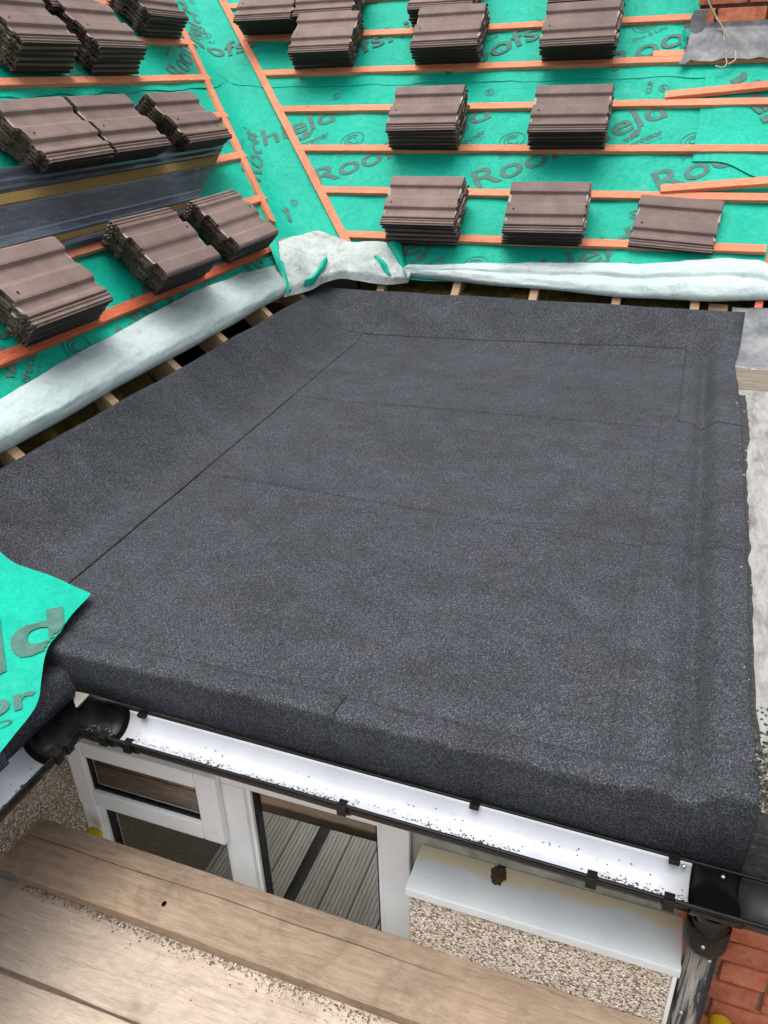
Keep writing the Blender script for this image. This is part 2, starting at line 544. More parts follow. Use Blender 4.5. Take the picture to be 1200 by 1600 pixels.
def tube(pts, r, seg=8):
    bm = bmesh.new()
    pts = [Vector(p) for p in pts]
    rings = []
    for i, p in enumerate(pts):
        d = (pts[min(i + 1, len(pts) - 1)] - pts[max(i - 1, 0)]).normalized()
        a = d.orthogonal().normalized() if i == 0 else (rings_a - d * rings_a.dot(d)).normalized()
        rings_a = a
        b = d.cross(a)
        rings.append([bm.verts.new(p + (a * math.cos(k * 2 * math.pi / seg) + b * math.sin(k * 2 * math.pi / seg)) * r) for k in range(seg)])
    for i in range(len(rings) - 1):
        for k in range(seg):
            bm.faces.new((rings[i][k], rings[i][(k + 1) % seg], rings[i + 1][(k + 1) % seg], rings[i + 1][k]))
    bm.faces.new(rings[0][::-1]); bm.faces.new(rings[-1])
    return bm


def nz(x, y, z=0.0, s=1.0):
    return noise.noise((x * s, y * s, z * s))


def lerp_tab(x, tab):
    if x <= tab[0][0]: return tab[0][1]
    for (a, fa), (b, fb) in zip(tab, tab[1:]):
        if x <= b:
            q = (x - a) / (b - a)
            return fa + (fb - fa) * q
    return tab[-1][1]


def sstep(a, b, x):
    q = max(0.0, min(1.0, (x - a) / (b - a)))
    return q * q * (3 - 2 * q)


def stones(points, rmin, rmax, flat=0.6, up=Vector((0, 0, 1))):
    """many little octahedral stones in one bmesh-free mesh"""
    vs, fs = [], []
    q = up.to_track_quat('Z', 'Y').to_matrix()
    for p in points:
        r = random.uniform(rmin, rmax)
        a = random.uniform(0, math.pi)
        st = random.uniform(0.85, 1.18)
        b = len(vs)
        for k in range(4):
            ang = a + k * math.pi / 2 + random.uniform(-.3, .3)
            vs.append(p + q @ Vector((math.cos(ang) * r * st, math.sin(ang) * r / st, random.uniform(-.2, .2) * r)))
        vs.append(p + q @ Vector((random.uniform(-.3, .3) * r, random.uniform(-.3, .3) * r, r * flat)))
        vs.append(p - q @ Vector((0, 0, r * flat)))
        for k in range(4):
            fs.append((b + k, b + (k + 1) % 4, b + 4))
            fs.append((b + (k + 1) % 4, b + k, b + 5))
    me = bpy.data.meshes.new('stones')
    me.from_pydata([tuple(v) for v in vs], [], fs)
    return me


# ---------------------------------------------------------------- the roof planes
AL = R(42)
CA, SA, TA = math.cos(AL), math.sin(AL), math.tan(AL)
YB, XL, Z0 = 4.75, -2.17, 0.25


def frame(o, eu, ev):
    eu = Vector(eu); ev = Vector(ev); en = eu.cross(ev)
    return Matrix(((eu.x, ev.x, en.x, o[0]), (eu.y, ev.y, en.y, o[1]), (eu.z, ev.z, en.z, o[2]), (0, 0, 0, 1)))


FB = frame((0, YB, Z0), (1, 0, 0), (0, CA, SA))          # back roof: u along x, v up the slope
FL = frame((XL, 0, Z0), (0, 1, 0), (-CA, 0, SA))         # left roof: u along y, v up the slope


def roofz(x, y, k=0.10):
    a = Z0 + TA * (y - YB)
    b = Z0 + TA * (XL - x)
    return 0.5 * (a + b + math.sqrt((a - b) ** 2 + k * k))


def sag(x, y):
    """slack of the membrane between rafters plus small wrinkles"""
    q = 0.008 * nz(x, y, 3.0, 2.3) + 0.004 * nz(x, y, 9.0, 7.0)
    if (y - YB) > (XL - x):
        q -= 0.008 * (0.5 - 0.5 * math.cos(2 * math.pi * (x + 1.773) / 0.474))
    else:
        q -= 0.008 * (0.5 - 0.5 * math.cos(2 * math.pi * (y - 2.03) / 0.5))
    return q


NB = Vector((0, -SA, CA)); NL = Vector((SA, 0, CA))


def mem_pt(F, u, v, off=0.0):
    p = F @ Vector((u, v, 0))
    z = roofz(p.x, p.y) + sag(p.x, p.y)
    a = Z0 + TA * (p.y - YB); b = Z0 + TA * (XL - p.x)
    wgt = sstep(-0.1, 0.1, a - b)
    nn = (NB * wgt + NL * (1 - wgt)).normalized()
    return Vector((p.x, p.y, z)) + nn * (off + 0.0)


# ---------------------------------------------------------------- ground
o = obj('ground', B(-400, 400, -400, 400, -2.9, -2.7), 'ground')
tag(o, 'pale concrete paving far below the scaffold', 'ground', kind='structure')

# ================================================================ FLAT ROOF
flat = thing('flat_roof', 'flat roof newly covered in dark mineral felt with upstands on two sides', 'flat roof', (-0.9, 2.9, -0.15))


def fz(x, y):
    """height of the felt: flat field, fillets to the two pitched roofs, raised rim on the right"""
    k = 0.05
    def smax(a, b):
        return 0.5 * (a + b + math.sqrt((a - b) ** 2 + k * k))
    base = 0.0
    up = smax((y - 4.475) * 0.92, (-1.895 - x) * 0.92)
    z = 0.5 * (base + up + math.sqrt((base - up) ** 2 + k * k)) - 0.004
    z += (0.042 * sstep(0.15, 0.225, x) - 0.015 * math.exp(-((x - 0.160) / 0.024) ** 2) + 0.014 * math.exp(-((x - 0.085) / 0.045) ** 2)) * (1 - sstep(4.42, 4.64, y))
    z += 0.007 * math.exp(-((y - 1.395) / 0.020) ** 2)                      # welted drip at the front
    z += 0.005 * nz(x, y, 0, 1.7) + 0.0025 * nz(x, y, 4, 5.0)
    z += 0.02 * math.exp(-(((x - 0.17) / .05) ** 2 + ((y - 4.58) / .06) ** 2))
    return z


def xleft_top(y):   # the upper edge of the felt on the left slope
    return -2.145 + 0.006 * nz(y, 0, 0, 3.0)


def ybend_top(x):
    return 4.718 + 0.006 * nz(x, 5, 0, 3.0)


def xright(y):
    return lerp_tab(y, [(1.38, .296), (1.7, .292), (2.4, .305), (3.3, .312), (3.7, .318), (4.0, .308), (4.35, .298), (4.55, .318), (4.72, .325)]) + 0.004 * nz(y, 2, 1, 9)


def sheet(name, x0, x1, y0, y1, off, nu, nv, parent=flat, mat='felt', label=None, sk=0.0025, edge='felt'):
    """felt sheet laid on the roof; x0..y1 may be functions of the other coordinate"""
    def val(q, t):
        return q(t) if callable(q) else q
    def f(s, t):
        ya, yb = y0, y1
        yy = (val(ya, 0) if not callable(ya) else 0)
        # first estimate x with y at mid, then refine
        y = 0.0; x = -0.9
        for _ in range(3):
            yA, yB = val(y0, x), val(y1, x)
            y = yA + (yB - yA) * t
            xA, xB = val(x0, y), val(x1, y)
            x = xA + (xB - xA) * s
        return Vector((x, y, fz(x, y) + off))
    bm = grid(nu, nv, f, Vector((0, 0, -sk)))
    o = obj(name, bm, [mat, edge], parent, smooth=True)
    if label: tag(o, label)
    return o


lap1 = lambda x: 2.49 - 0.04 * (x + 1.0) + 0.006 * nz(x, 1, 0, 4)
lap2 = lambda x: 3.458 + 0.045 * (x + 1.2) + 0.006 * nz(x, 2, 0, 4)
seamL = lambda y: -1.666 - 0.0287 * (y - 0.0) + 0.004 * nz(y, 7, 0, 3)
seamB = lambda x: 4.528 + 0.031 * (x + 0.0) + 0.005 * nz(x, 9, 0, 3)
seamR = lambda y: -0.0155 + 0.002 * nz(y, 3, 0, 3)
sheet('felt_sheet', -1.85, 0.12, 1.385, lambda x: lap1(x) + 0.08, 0.0, 70, 40, sk=0.002)
sheet('felt_sheet', -1.85, 0.12, lap1, lambda x: lap2(x) + 0.08, 0.0016, 70, 36, sk=0.0014)
sheet('felt_sheet', -1.88, 0.12, lap2, 4.56, 0.0032, 70, 40, sk=0.0014)
sheet('felt_upstand', xleft_top, seamL, 1.385, 4.69, 0.0054, 30, 120, sk=0.0032, edge='bitumen')
sheet('felt_upstand', -2.14, lambda y: xright(y) + .002, seamB, ybend_top, 0.0072, 80, 20, sk=0.003)
rl1 = lambda x: 2.47 - 0.11 * x
rl2 = lambda x: 3.60 - 0.28 * x
sheet('felt_edge_strip', seamR, xright, 1.385, lambda x: rl1(x) + 0.06, 0.0048, 24, 36, sk=0.002)
sheet('felt_edge_strip', seamR, xright, rl1, lambda x: rl2(x) + 0.06, 0.0062, 24, 36, sk=0.0014)
sheet('felt_edge_strip', lambda y: 0.055, xright, rl2, lambda x: 4.62, 0.0088, 24, 36, sk=0.0014)


def drip(xa, xb, off, seed):
    """felt drip strip: lies on the roof edge and turns down over the fascia"""
    prof = [(1.452, None), (1.43, None), (1.412, None), (1.398, None), (1.387, None)]
    n = max(8, int((xb - xa) / 0.03))
    bm = bmesh.new()
    rows = []
    for i in range(n + 1):
        x = xa + (xb - xa) * i / n
        bot = -0.122 - 0.031 * (x + 1.343) + 0.004 * nz(x, seed, 0, 5)
        zt = fz(x, 1.387) + off
        pts = [(y + 0.005 * nz(x, seed + 3, 0, 3) * (1 if y > 1.44 else 0), fz(x, y) + off) for y, _ in prof]
        pts += [(1.374, zt - 0.0012), (1.3685, zt - 0.0045), (1.3662, zt - 0.011), (1.3656, zt - 0.024), (1.366 + 0.003 * nz(x, 8, 1, 4), zt - 0.08), (1.364, bot), (1.3705, bot + 0.001)]
        rows.append([bm.verts.new((x, y, z)) for y, z in pts])
    for i in range(n):
        for k in range(len(rows[0]) - 1):
            f = bm.faces.new((rows[i][k], rows[i][k + 1], rows[i + 1][k + 1], rows[i + 1][k]))
            if k == len(rows[0]) - 2: f.material_index = 1
    # end caps of the strip edges (thickness)
    for r_ in (rows[0], rows[-1]):
        lo = [bm.verts.new((v.co.x, v.co.y + 0.002, v.co.z - 0.004)) for v in r_]
        for k in range(len(r_) - 1):
            f = bm.faces.new((r_[k], r_[k + 1], lo[k + 1], lo[k])); f.material_index = 1
    lo = [bm.verts.new((rows[i][0].co.x, rows[i][0].co.y, rows[i][0].co.z - 0.003)) for i in range(n + 1)]
    for i in range(n):
        f = bm.faces.new((rows[i][0], rows[i + 1][0], lo[i + 1], lo[i])); f.material_index = 1
    bmesh.ops.recalc_face_normals(bm, faces=bm.faces)
    return obj('felt_drip', bm, ['felt', 'bitumen'], flat, smooth=True)


drip(-1.62, -0.668, 0.0116, 1)
drip(-0.684, 0.297, 0.0074, 5)
obj('roof_deck', B(-2.6, 0.29, 1.405, 4.74, -0.16, -0.035), 'rafter', flat)
obj('fascia_board', B(-1.50, 0.296, 1.374, 1.398, -0.24, -0.05), 'soffit', flat)

# ---- the return of the flat roof, nearer on the left, a step lower
ret = thing('flat_roof', 'narrow felted return roof in the left foreground under the teal sheet', 'flat roof', (-1.9, 0.9, -0.15))


def rdrip(ya, yb, dx, off, mat, name, xtop=-0.25, label=None):
    n = 24
    bm = bmesh.new(); rows = []
    for i in range(n + 1):
        y = ya + (yb - ya) * i / n
        xe = -1.492 + dx - 0.02 * (y - 1.37) * -1 + 0.003 * nz(y, 5, 0, 5)
        pts = [(xe + xtop, -0.055 + off), (xe - .06, -0.05 + off), (xe - .02, -0.045 + off), (xe, -0.055 + off), (xe + .012, -0.075),
               (xe + .02, -0.10), (xe + 0.026 + .003 * nz(y, 2, 0, 5), -0.128 + .004 * nz(y, 1, 1, 5)), (xe + .02, -0.128)]
        rows.append([bm.verts.new((x, y, z)) for x, z in pts])
    for i in range(n):
        for k in range(len(rows[0]) - 1):
            bm.faces.new((rows[i][k], rows[i][k + 1], rows[i + 1][k + 1], rows[i + 1][k]))
    bmesh.ops.recalc_face_normals(bm, faces=bm.faces)
    o = obj(name, bm, [mat], ret, smooth=True)
    if label: tag(o, label)


rdrip(1.0, 1.366, 0.0, 0.0, 'felt', 'felt_drip', -0.7)
rdrip(0.3, 1.085, 0.012, 0.006, 'felt_old', 'felt_drip', -0.7, 'paler grey felt end piece lapped over the return eave')
obj('roof_deck', B(-2.6, -1.51, 0.3, 1.366, -0.2, -0.062), 'rafter', ret)
obj('fascia_board', B(-1.520, -1.497, 0.3, 1.36, -0.26, -0.095), 'soffit', ret)

# ================================================================ PITCHED ROOFS
back = thing('pitched_roof', 'back pitched roof in teal membrane and orange battens behind the flat roof', 'pitched roof', (-0.9, 5.5, 0.2))
left = thing('pitched_roof', 'left pitched roof in teal membrane and orange battens beside the flat roof', 'pitched roof', (-3.2, 3.0, 0.2))


def membrane(F, parent, u_out, v0, v1, off, over, wav=0.0, nu=70, nv=44):
    """one run of membrane from the valley out to u_out"""
    def f(s, t):
        v = v0 + (v1 - v0) * t
        if F is FB:
            uv = XL - v * CA - over * (0.7 + 0.5 * nz(v, 2, 0, 2.2))
        else:
            uv = YB + v * CA + over * (0.7 + 0.5 * nz(v, 6, 0, 2.2))
        u = uv + (u_out - uv) * s
        vv = v + wav * (1 - t) ** 8 * (0.6 * nz(u, 3, 0, 5) + 0.4 * nz(u, 5, 0, 17)) * 0.04
        lift = off + wav * (1 - t) ** 20 * 0.007 * max(0, nz(u, 9, 0, 4) + 0.2)
        return mem_pt(F, u, vv, lift)
    return obj('membrane_sheet', grid(nu, nv, f), 'membrane', parent, smooth=True)


mb0 = membrane(FB, back, 0.9, 0.06, 1.70, 0.002, 0.20)
mb1 = membrane(FB, back, 0.9, 1.632, 3.3, 0.0052, 0.24, 0.55)
ml0 = membrane(FL, left, 0.6, 0.06, 1.72, 0.000, 0.14)
ml1 = membrane(FL, left, 0.6, 1.645, 3.3, 0.0045, 0.10, 1.0)

# ---- printing on the membrane
_cache = {}


def text_mesh(body, weight, width):
    key = (body, weight, width)
    if key in _cache: return _cache[key]
    cu = bpy.data.curves.new('txt', 'FONT')
    cu.body = body
    cu.size = 1.0
    cu.offset = weight
    cu.resolution_u = 4
    ob = bpy.data.objects.new('txt', cu)
    COL.objects.link(ob)
    dg = bpy.context.evaluated_depsgraph_get()
    me = bpy.data.meshes.new_from_object(ob.evaluated_get(dg))
    vs = [Vector(v.co) for v in me.vertices]
    fs = [tuple(p.vertices) for p in me.polygons]
    bpy.data.objects.remove(ob); bpy.data.curves.remove(cu); bpy.data.meshes.remove(me)
    x0 = min(v.x for v in vs); x1 = max(v.x for v in vs)
    vs = [Vector(((v.x - x0) / (x1 - x0) * width, v.y, 0)) for v in vs]
    _cache[key] = (vs, fs)
    return _cache[key]


class Print:
    """collects flat print in sheet coordinates and drapes it over a membrane"""
    def __init__(s):
        s.v = []; s.f = []

    def add(s, vs, fs, o, ang, sc=1.0):
        c, q = math.cos(ang), math.sin(ang)
        b = len(s.v)
        for v in vs:
            x, y = v[0] * sc, v[1] * sc
            s.v.append((o[0] + x * c - y * q, o[1] + x * q + y * c))
        s.f += [tuple(b + i for i in f) for f in fs]

    def text(s, body, o, ang, width, cap, weight=0.0):
        vs, fs = text_mesh(body, weight, 1.0)
        s.add([(v.x * width, v.y / 0.70 * cap) for v in vs], fs, o, ang)

    def ring(s, o, ang, rx, ry, th, a0=0.0, a1=2 * math.pi, n=28):
        vs = []; fs = []
        for k in range(n + 1):
            a = a0 + (a1 - a0) * k / n
            vs.append((rx * math.cos(a), ry * math.sin(a)))
            vs.append(((rx - th) * math.cos(a), (ry - th) * math.sin(a)))
        for k in range(n):
            fs.append((2 * k, 2 * k + 2, 2 * k + 3, 2 * k + 1))
        s.add(vs, fs, o, ang)

    def poly(s, pts, o, ang):
        s.add(pts, [tuple(range(len(pts)))], o, ang)

    def unit(s, R0, ang, sc=1.0, extras=True):
        """one repeat of the printed branding"""
        c, q = math.cos(ang), math.sin(ang)
        def at(a, p):
            return (R0[0] + (a * c - p * q) * sc, R0[1] + (a * q + p * c) * sc)
        s.text('Roofshield', R0, ang, 1.22 * sc, 0.150 * sc, 0.012)
        s.ring(at(1.275, 0.215), ang, 0.030 * sc, 0.030 * sc, 0.005 * sc)
        s.text('R', at(1.262, 0.200), ang, 0.024 * sc, 0.032 * sc, 0.02)
        if extras:
            p = at(0.945, -0.125)
            s.text('proctor', p, ang + 0.06, 0.205 * sc, 0.040 * sc, 0.02)
            s.text('GROUP LTD', at(0.97, -0.150), ang + 0.06, 0.165 * sc, 0.013 * sc)
            s.poly([(0.02 * sc, 0.055 * sc), (0.075 * sc, 0.062 * sc), (0.115 * sc, 0.115 * sc), (0.03 * sc, 0.10 * sc)], p, ang + 0.06)
            s.poly([(0.0, 0.055 * sc), (0.012 * sc, 0.055 * sc), (0.02 * sc, 0.085 * sc), (-0.02 * sc, 0.085 * sc)], p, ang + 0.06)
            s.text('Don & Low', at(0.20, 0.165), ang, 0.22 * sc, 0.034 * sc)
            g = at(0.315, 0.275)
            s.ring(g, ang, 0.085 * sc, 0.062 * sc, 0.005 * sc)
            s.ring(g, ang, 0.055 * sc, 0.040 * sc, 0.006 * sc, 0.5, 5.4)
            s.ring(g, ang, 0.034 * sc, 0.022 * sc, 0.006 * sc, 0.3, 4.6)

    def build(s, mapf, parent, clip=None, fine=0.05):
        bm = bmesh.new()
        vs = [bm.verts.new((x, y, 0)) for x, y in s.v]
        for f in s.f:
            try: bm.faces.new([vs[i] for i in f])
            except ValueError: pass
        bmesh.ops.delete(bm, geom=[v for v in bm.verts if not v.link_faces], context='VERTS')
        bmesh.ops.triangulate(bm, faces=bm.faces[:])
        for _ in range(2 if fine > .03 else 4):
            es = [e for e in bm.edges if e.calc_length() > fine]
            if not es: break
            bmesh.ops.subdivide_edges(bm, edges=es, cuts=1)
            bmesh.ops.triangulate(bm, faces=bm.faces[:])
        if clip:
            out = {v for v in bm.verts if not clip(v.co.x, v.co.y)}
            bmesh.ops.delete(bm, geom=[f for f in bm.faces if any(v in out for v in f.verts)], context='FACES')
        for v in bm.verts:
            v.co = mapf(v.co.x, v.co.y)
        o = obj('printed_lettering', bm, 'print', parent)
        o['kind'] = 'stuff'
        return o


A28 = R(28)
inb = lambda u, v: XL - v * CA - 0.10 < u < 0.88 and 0.08 < v < 1.66
P = Print()
for k in range(-1, 3):
    P.unit((-2.415 + 1.1 * k, 0.753), A28)
for k in range(-2, 2):
    P.unit((-1.36 + 1.1 * k, -0.207), A28)
# a strip of paper-like marks by the chimney patch
P.text('CUP', (-0.36, 1.50), R(90), 0.10, 0.035)
P.text('SIDE', (-0.30, 1.36), R(90), 0.10, 0.030)
P.build(lambda u, v: mem_pt(FB, u, v, 0.0055), mb0, inb)
P = Print()
for k in range(-3, 2):
    P.unit((-1.72 + 1.1 * k, 1.695), A28)
P.build(lambda u, v: mem_pt(FB, u, v, 0.0115), mb1, lambda u, v: XL - v * CA - 0.16 < u < -0.2 and 1.66 < v < 3.2)
inl = lambda u, v: 0.7 < u < YB + v * CA + 0.03
P = Print()
for k in range(0, 4):
    P.unit((1.43 + 1.1 * k, -0.115), A28)
    P.unit((1.86 + 1.1 * k, 0.80), A28)
P.build(lambda u, v: mem_pt(FL, u, v, 0.0045), ml0, lambda u, v: inl(u, v) and 0.08 < v < 1.66)
P = Print()
for k in range(-2, 3):
    P.unit((4.35 + 1.1 * k, 1.70), A28)
P.build(lambda u, v: mem_pt(FL, u, v, 0.009), ml1, lambda u, v: inl(u, v) and 1.66 < v < 3.2)

# a torn patch of membrane tucked by the chimney, its print running down the slope
def patch_pt(s, t):
    u = -0.06 + 0.96 * s
    v = 0.98 + 0.70 * t - 0.12 * math.exp(-((s - .45) / .25) ** 2) * (1 - t) + 0.05 * (1 - t) * nz(u, 4, 0, 4)
    return mem_pt(FB, u, v, 0.0105 + 0.006 * (nz(u, v, 2, 5) * .5 + .5))
mp = obj('membrane_patch', grid(30, 22, patch_pt), 'membrane', back, smooth=True)
P = Print()
P.text('shield', (-0.06, 1.80), R(-56), 0.85, 0.15, 0.018)
P.text('Roof', (0.36, 1.72), R(-56), 0.60, 0.15, 0.018)
P.build(lambda u, v: mem_pt(FB, u, v, 0.019), mp, lambda u, v: 1.0 < v < 1.66 and -0.04 < u < 0.86)


# ---- battens
def rough_bar(F, u0, u1, v0, h0, wid=0.052, th=0.026, rot=0.0, lift=0.0, name='batten', mat='batten', parent=None):
    """a sawn batten lying on the slope between u0 and u1, its own axes for the grain"""
    L = u1 - u0
    n = max(4, int(L / 0.35))
    bm = bmesh.new()
    rings = []
    ph = random.uniform(0, 50)
    for i in range(n + 1):
        x = -L / 2 + L * i / n
        dy = 0.004 * nz(x, ph, 0, 0.9); dz = 0.0015 * nz(x, ph + 5, 0, 1.1)
        rings.append([bm.verts.new((x, y + dy, z + dz)) for y, z in
                      ((-wid / 2, 0), (wid / 2, 0), (wid / 2, th - .002), (wid / 2 - .002, th), (-wid / 2 + .002, th), (-wid / 2, th - .002))])
    for i in range(n):
        for k in range(6):
            bm.faces.new((rings[i][k], rings[i + 1][k], rings[i + 1][(k + 1) % 6], rings[i][(k + 1) % 6]))
    bm.faces.new(rings[0]); bm.faces.new(rings[-1][::-1])
    bmesh.ops.recalc_face_normals(bm, faces=bm.faces)
    o = obj(name, bm, mat)
    T = F @ Matrix.Translation(((u0 + u1) / 2, v0, h0)) @ Matrix.Rotation(rot, 4, 'Z') @ Matrix.Rotation(lift, 4, 'Y')
    if parent is not None:
        o.parent = parent
        o.matrix_parent_inverse = Matrix.Translation(-Vector(parent.location))
    o.matrix_basis = T
    return o


ROWS = [0.392 + 0.3475 * k for k in range(9)]
VBACK = 0.32      # half gap between the valley and each valley batten, in plan x/y
for k, v in enumerate(ROWS):
    ul = XL - v * CA + VBACK + 0.035
    ur = 0.392 if k == 0 else (0.62 if v < 1.70 else (-0.2 if k < 6 else -0.2))
    if k == 4: ur = 0.95
    rough_bar(FB, ul, ur, v - 0.03, 0.004, parent=back)
for k, v in enumerate(ROWS):
    ur = YB + v * CA - 0.285
    rough_bar(FL, 0.9, ur, v - 0.055, 0.003, parent=left, mat='batten_red' if k == 0 else 'batten')


def valley_batten(dx, s0, s1, parent, back_side):
    """runs up the valley, lying on one slope parallel to the valley line"""
    def pt(q):
        v = q
        if back_side:
            return FB @ Vector((XL - v * CA + dx, v, 0.003))
        return FL @ Vector((YB + v * CA - dx, v, 0.003))
    a, b = pt(s0), pt(s1)
    ax = (b - a).normalized()
    n = NB if back_side else NL
    sd = n.cross(ax).normalized()
    T = Matrix(((ax.x, sd.x, n.x, 0), (ax.y, sd.y, n.y, 0), (ax.z, sd.z, n.z, 0), (0, 0, 0, 1)))
    T.translation = (a + b) / 2
    L = (b - a).length
    bm = B(-L / 2, L / 2, -0.026, 0.026, 0, 0.026, bev=0.002)
    o = obj('valley_batten', bm, 'batten')
    o.parent = parent
    o.matrix_parent_inverse = Matrix.Translation(-Vector(parent.location))
    o.matrix_basis = T


valley_batten(VBACK, 0.24, 3.2, back, True)
valley_batten(0.29, 0.50, 3.2, left, False)

# ---- rafters showing in the open eaves gap
for u in (-1.773, -1.299, -0.827, -0.35, 0.069):
    o = obj('rafter', B(-0.024, 0.024, -0.30, 2.4, -0.13, -0.004, bev=0.003), 'rafter')
    o.parent = back; o.matrix_parent_inverse = Matrix.Translation(-Vector(back.location))
    o.matrix_basis = FB @ Matrix.Translation((u + random.uniform(-.004, .004), 0, 0)) @ Matrix.Rotation(random.uniform(-.02, .02), 4, 'Z')
o = obj('rafter', B(-0.02, 0.02, -0.09, 0.9, -0.11, -0.002, bev=0.003), 'pink')
o.parent = back; o.matrix_parent_inverse = Matrix.Translation(-Vector(back.location))
o.matrix_basis = FB @ Matrix.Translation((0.388, 0, 0)) @ Matrix.Rotation(-0.1, 4, 'Z')
tag(o, 'pink preservative-treated timber at the right end of the eave')
for u in (1.53, 2.03, 2.589, 3.061, 3.506, 4.011, 4.45):
    o = obj('rafter', B(-0.024, 0.024, -0.30, 2.4, -0.13, -0.004, bev=0.003), 'rafter')
    o.parent = left; o.matrix_parent_inverse = Matrix.Translation(-Vector(left.location))
    o.matrix_basis = FL @ Matrix.Translation((u, 0, 0)) @ Matrix.Rotation(random.uniform(-.02, .02), 4, 'Z')
obj('wall_plate', B(-2.6, 1.4, 4.78, 4.90, -0.3, 0.10), 'rafter', back)
obj('wall_plate', B(-2.33, -2.21, 0.6, 4.75, -0.3, 0.10), 'rafter', left)
for u, l, ww in ((0.19, 0.10, 0.05),):
    o = obj('offcut', B(-l / 2, l / 2, -0.03, 0.03, -0.03, 0.0, bev=0.003), 'rafter')
    o.parent = back; o.matrix_parent_inverse = Matrix.Translation(-Vector(back.location))
    o.matrix_basis = FB @ Matrix.Translation((u, 0.0, -0.03))


obj('loft_floor', B(-2.2, 1.6, 4.91, 9.5, -0.32, -0.25), 'dark', back)  # dark floor added to shut brightness out of the eaves gap
obj('loft_light_block', B(-2.2, 1.6, 5.42, 5.50, -0.3, 0.70), 'dark', back)  # added wall, blocks stray light behind the back eave
obj('loft_light_block', B(-2.93, -2.85, 0.3, 5.5, -0.3, 0.70), 'dark', left)  # likewise added to block light behind the left eave
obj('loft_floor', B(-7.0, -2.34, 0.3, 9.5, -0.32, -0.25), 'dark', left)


def wool(F, u0, u1, label, seed):
    def f(s, t):
        u = u0 + (u1 - u0) * s; v = -0.22 + 0.75 * t
        h = -0.075 + 0.05 * nz(u, v, seed, 5) + 0.03 * nz(u, v, seed + 3, 14)
        return F @ Vector((u, v, h))
    o = obj('insulation_quilt', grid(int((u1 - u0) * 45), 34, f), 'wool', None, smooth=True)
    return tag(o, label, 'insulation')


wool(FB, -1.95, 0.42, 'yellow-green mineral wool between rafters at the back eave', 2.0)
wool(FL, 1.1, 2.95, 'yellow-green mineral wool between rafters at the left eave', 8.0)


# ---- pale folded-back skirts of membrane along the eaves
def flap(F, u0, u1, top, bot, parent, prof, seed, amp, nu):
    nv = 26
    def f(s, t):
        u = u0 + (u1 - u0) * s
        vt, vb = top(u), bot(u)
        # t: 0 tucked behind at the bottom, 1 = free top edge
        a, h = lerp_tab(t, [(p[0], p[1]) for p in prof]), lerp_tab(t, [(p[0], p[2]) for p in prof])
        v = vb + (vt - vb) * a
        e = amp * sstep(0.1, 0.4, t)
        hh = h + e * (0.6 * nz(u, t * 2, seed, 2.0) + 0.35 * nz(u * 1.6 + t, t * 3, seed + 5, 4.2)) * (1 - 0.6 * sstep(.85, 1, t))
        hh += 0.005 * sstep(.15, .3, t) * (max(0, 0.30 - abs(nz(u * 1.3 + t * .8, t * 1.4 - u * .4, seed + 9, 2.6))) / 0.30) ** 2
        hh += 0.005 * sstep(.15, .3, t) * (max(0, 0.25 - abs(nz(u * .8 - t * .9, t * 2.0, seed + 19, 5.5))) / 0.25) ** 2
        return F @ Vector((u, v + 0.012 * nz(u, t, seed + 2, 3), max(hh, 0.006 if t > .2 else -0.02)))
    return obj('folded_skirt', grid(nu, nv, f), 'flap', parent, smooth=True)


tb = [(-1.66, .10), (-1.61, .150), (-.98, .197), (-.61, .226), (-.256, .235), (.08, .285), (.2, .30), (.374, .289), (.48, .22), (.8, .2)]
bb = [(-1.66, .085), (-1.6, .07), (-.95, .037), (-.58, .021), (-.226, .010), (.109, .015), (.4, .035), (.9, .03)]
profB = [(0, .55, .004), (.10, .12, -.004), (.18, .0, .012), (.28, .05, .040), (.42, .25, .056), (.52, .42, .046), (.60, .50, .030), (.66, .55, .046), (.78, .75, .050), (.92, .95, .030), (1, 1.0, .014)]
flap(FB, -1.66, 0.9, lambda u: lerp_tab(u, tb) + .006 * nz(u, 1, 0, 3), lambda u: lerp_tab(u, bb), back, profB, 3.0, 0.020, 110)
tl = [(.9, .16), (2.137, .194), (2.53, .232), (2.93, .25), (3.57, .283), (4.1, .27), (4.40, .235), (4.6, .2)]
bl = [(.9, .02), (1.94, .022), (2.27, .018), (2.6, .026), (3.42, .030), (4.27, .040), (4.6, .05)]
profL = [(0, .5, .003), (.08, .10, -.006), (.16, .0, .008), (.26, .03, .036), (.38, .14, .060), (.50, .30, .064), (.64, .52, .052), (.80, .76, .034), (.93, .94, .018), (1, 1, .009)]
flap(FL, 0.9, 4.50, lambda u: lerp_tab(u, tl) + .006 * nz(u, 1, 0, 3), lambda u: lerp_tab(u, bl), left, profL, 11.0, 0.006, 130)

# crumpled skirt where the two eaves meet in the valley
def smx(x, y): return roofz(x, y, 0.22)
TOP = [(-2.40, 4.60), (-2.38, 4.78), (-2.30, 4.94), (-2.18, 4.95), (-2.044, 4.93), (-1.93, 4.945), (-1.80, 4.945), (-1.70, 4.87), (-1.60, 4.78)]
BOT = [(-2.175, 4.22), (-2.16, 4.33), (-2.13, 4.49), (-2.10, 4.63), (-2.03, 4.71), (-1.92, 4.728), (-1.80, 4.728), (-1.70, 4.735), (-1.595, 4.755)]
def tabxy(tab, s):
    q = s * (len(tab) - 1); i = min(int(q), len(tab) - 2); q -= i
    # catmull-rom
    g = lambda k: Vector(tab[max(0, min(len(tab) - 1, k))])
    p0, p1, p2, p3 = g(i - 1), g(i), g(i + 1), g(i + 2)
    return 0.5 * (2 * p1 + (p2 - p0) * q + (2 * p0 - 5 * p1 + 4 * p2 - p3) * q * q + (3 * p1 - p0 - 3 * p2 + p3) * q ** 3)
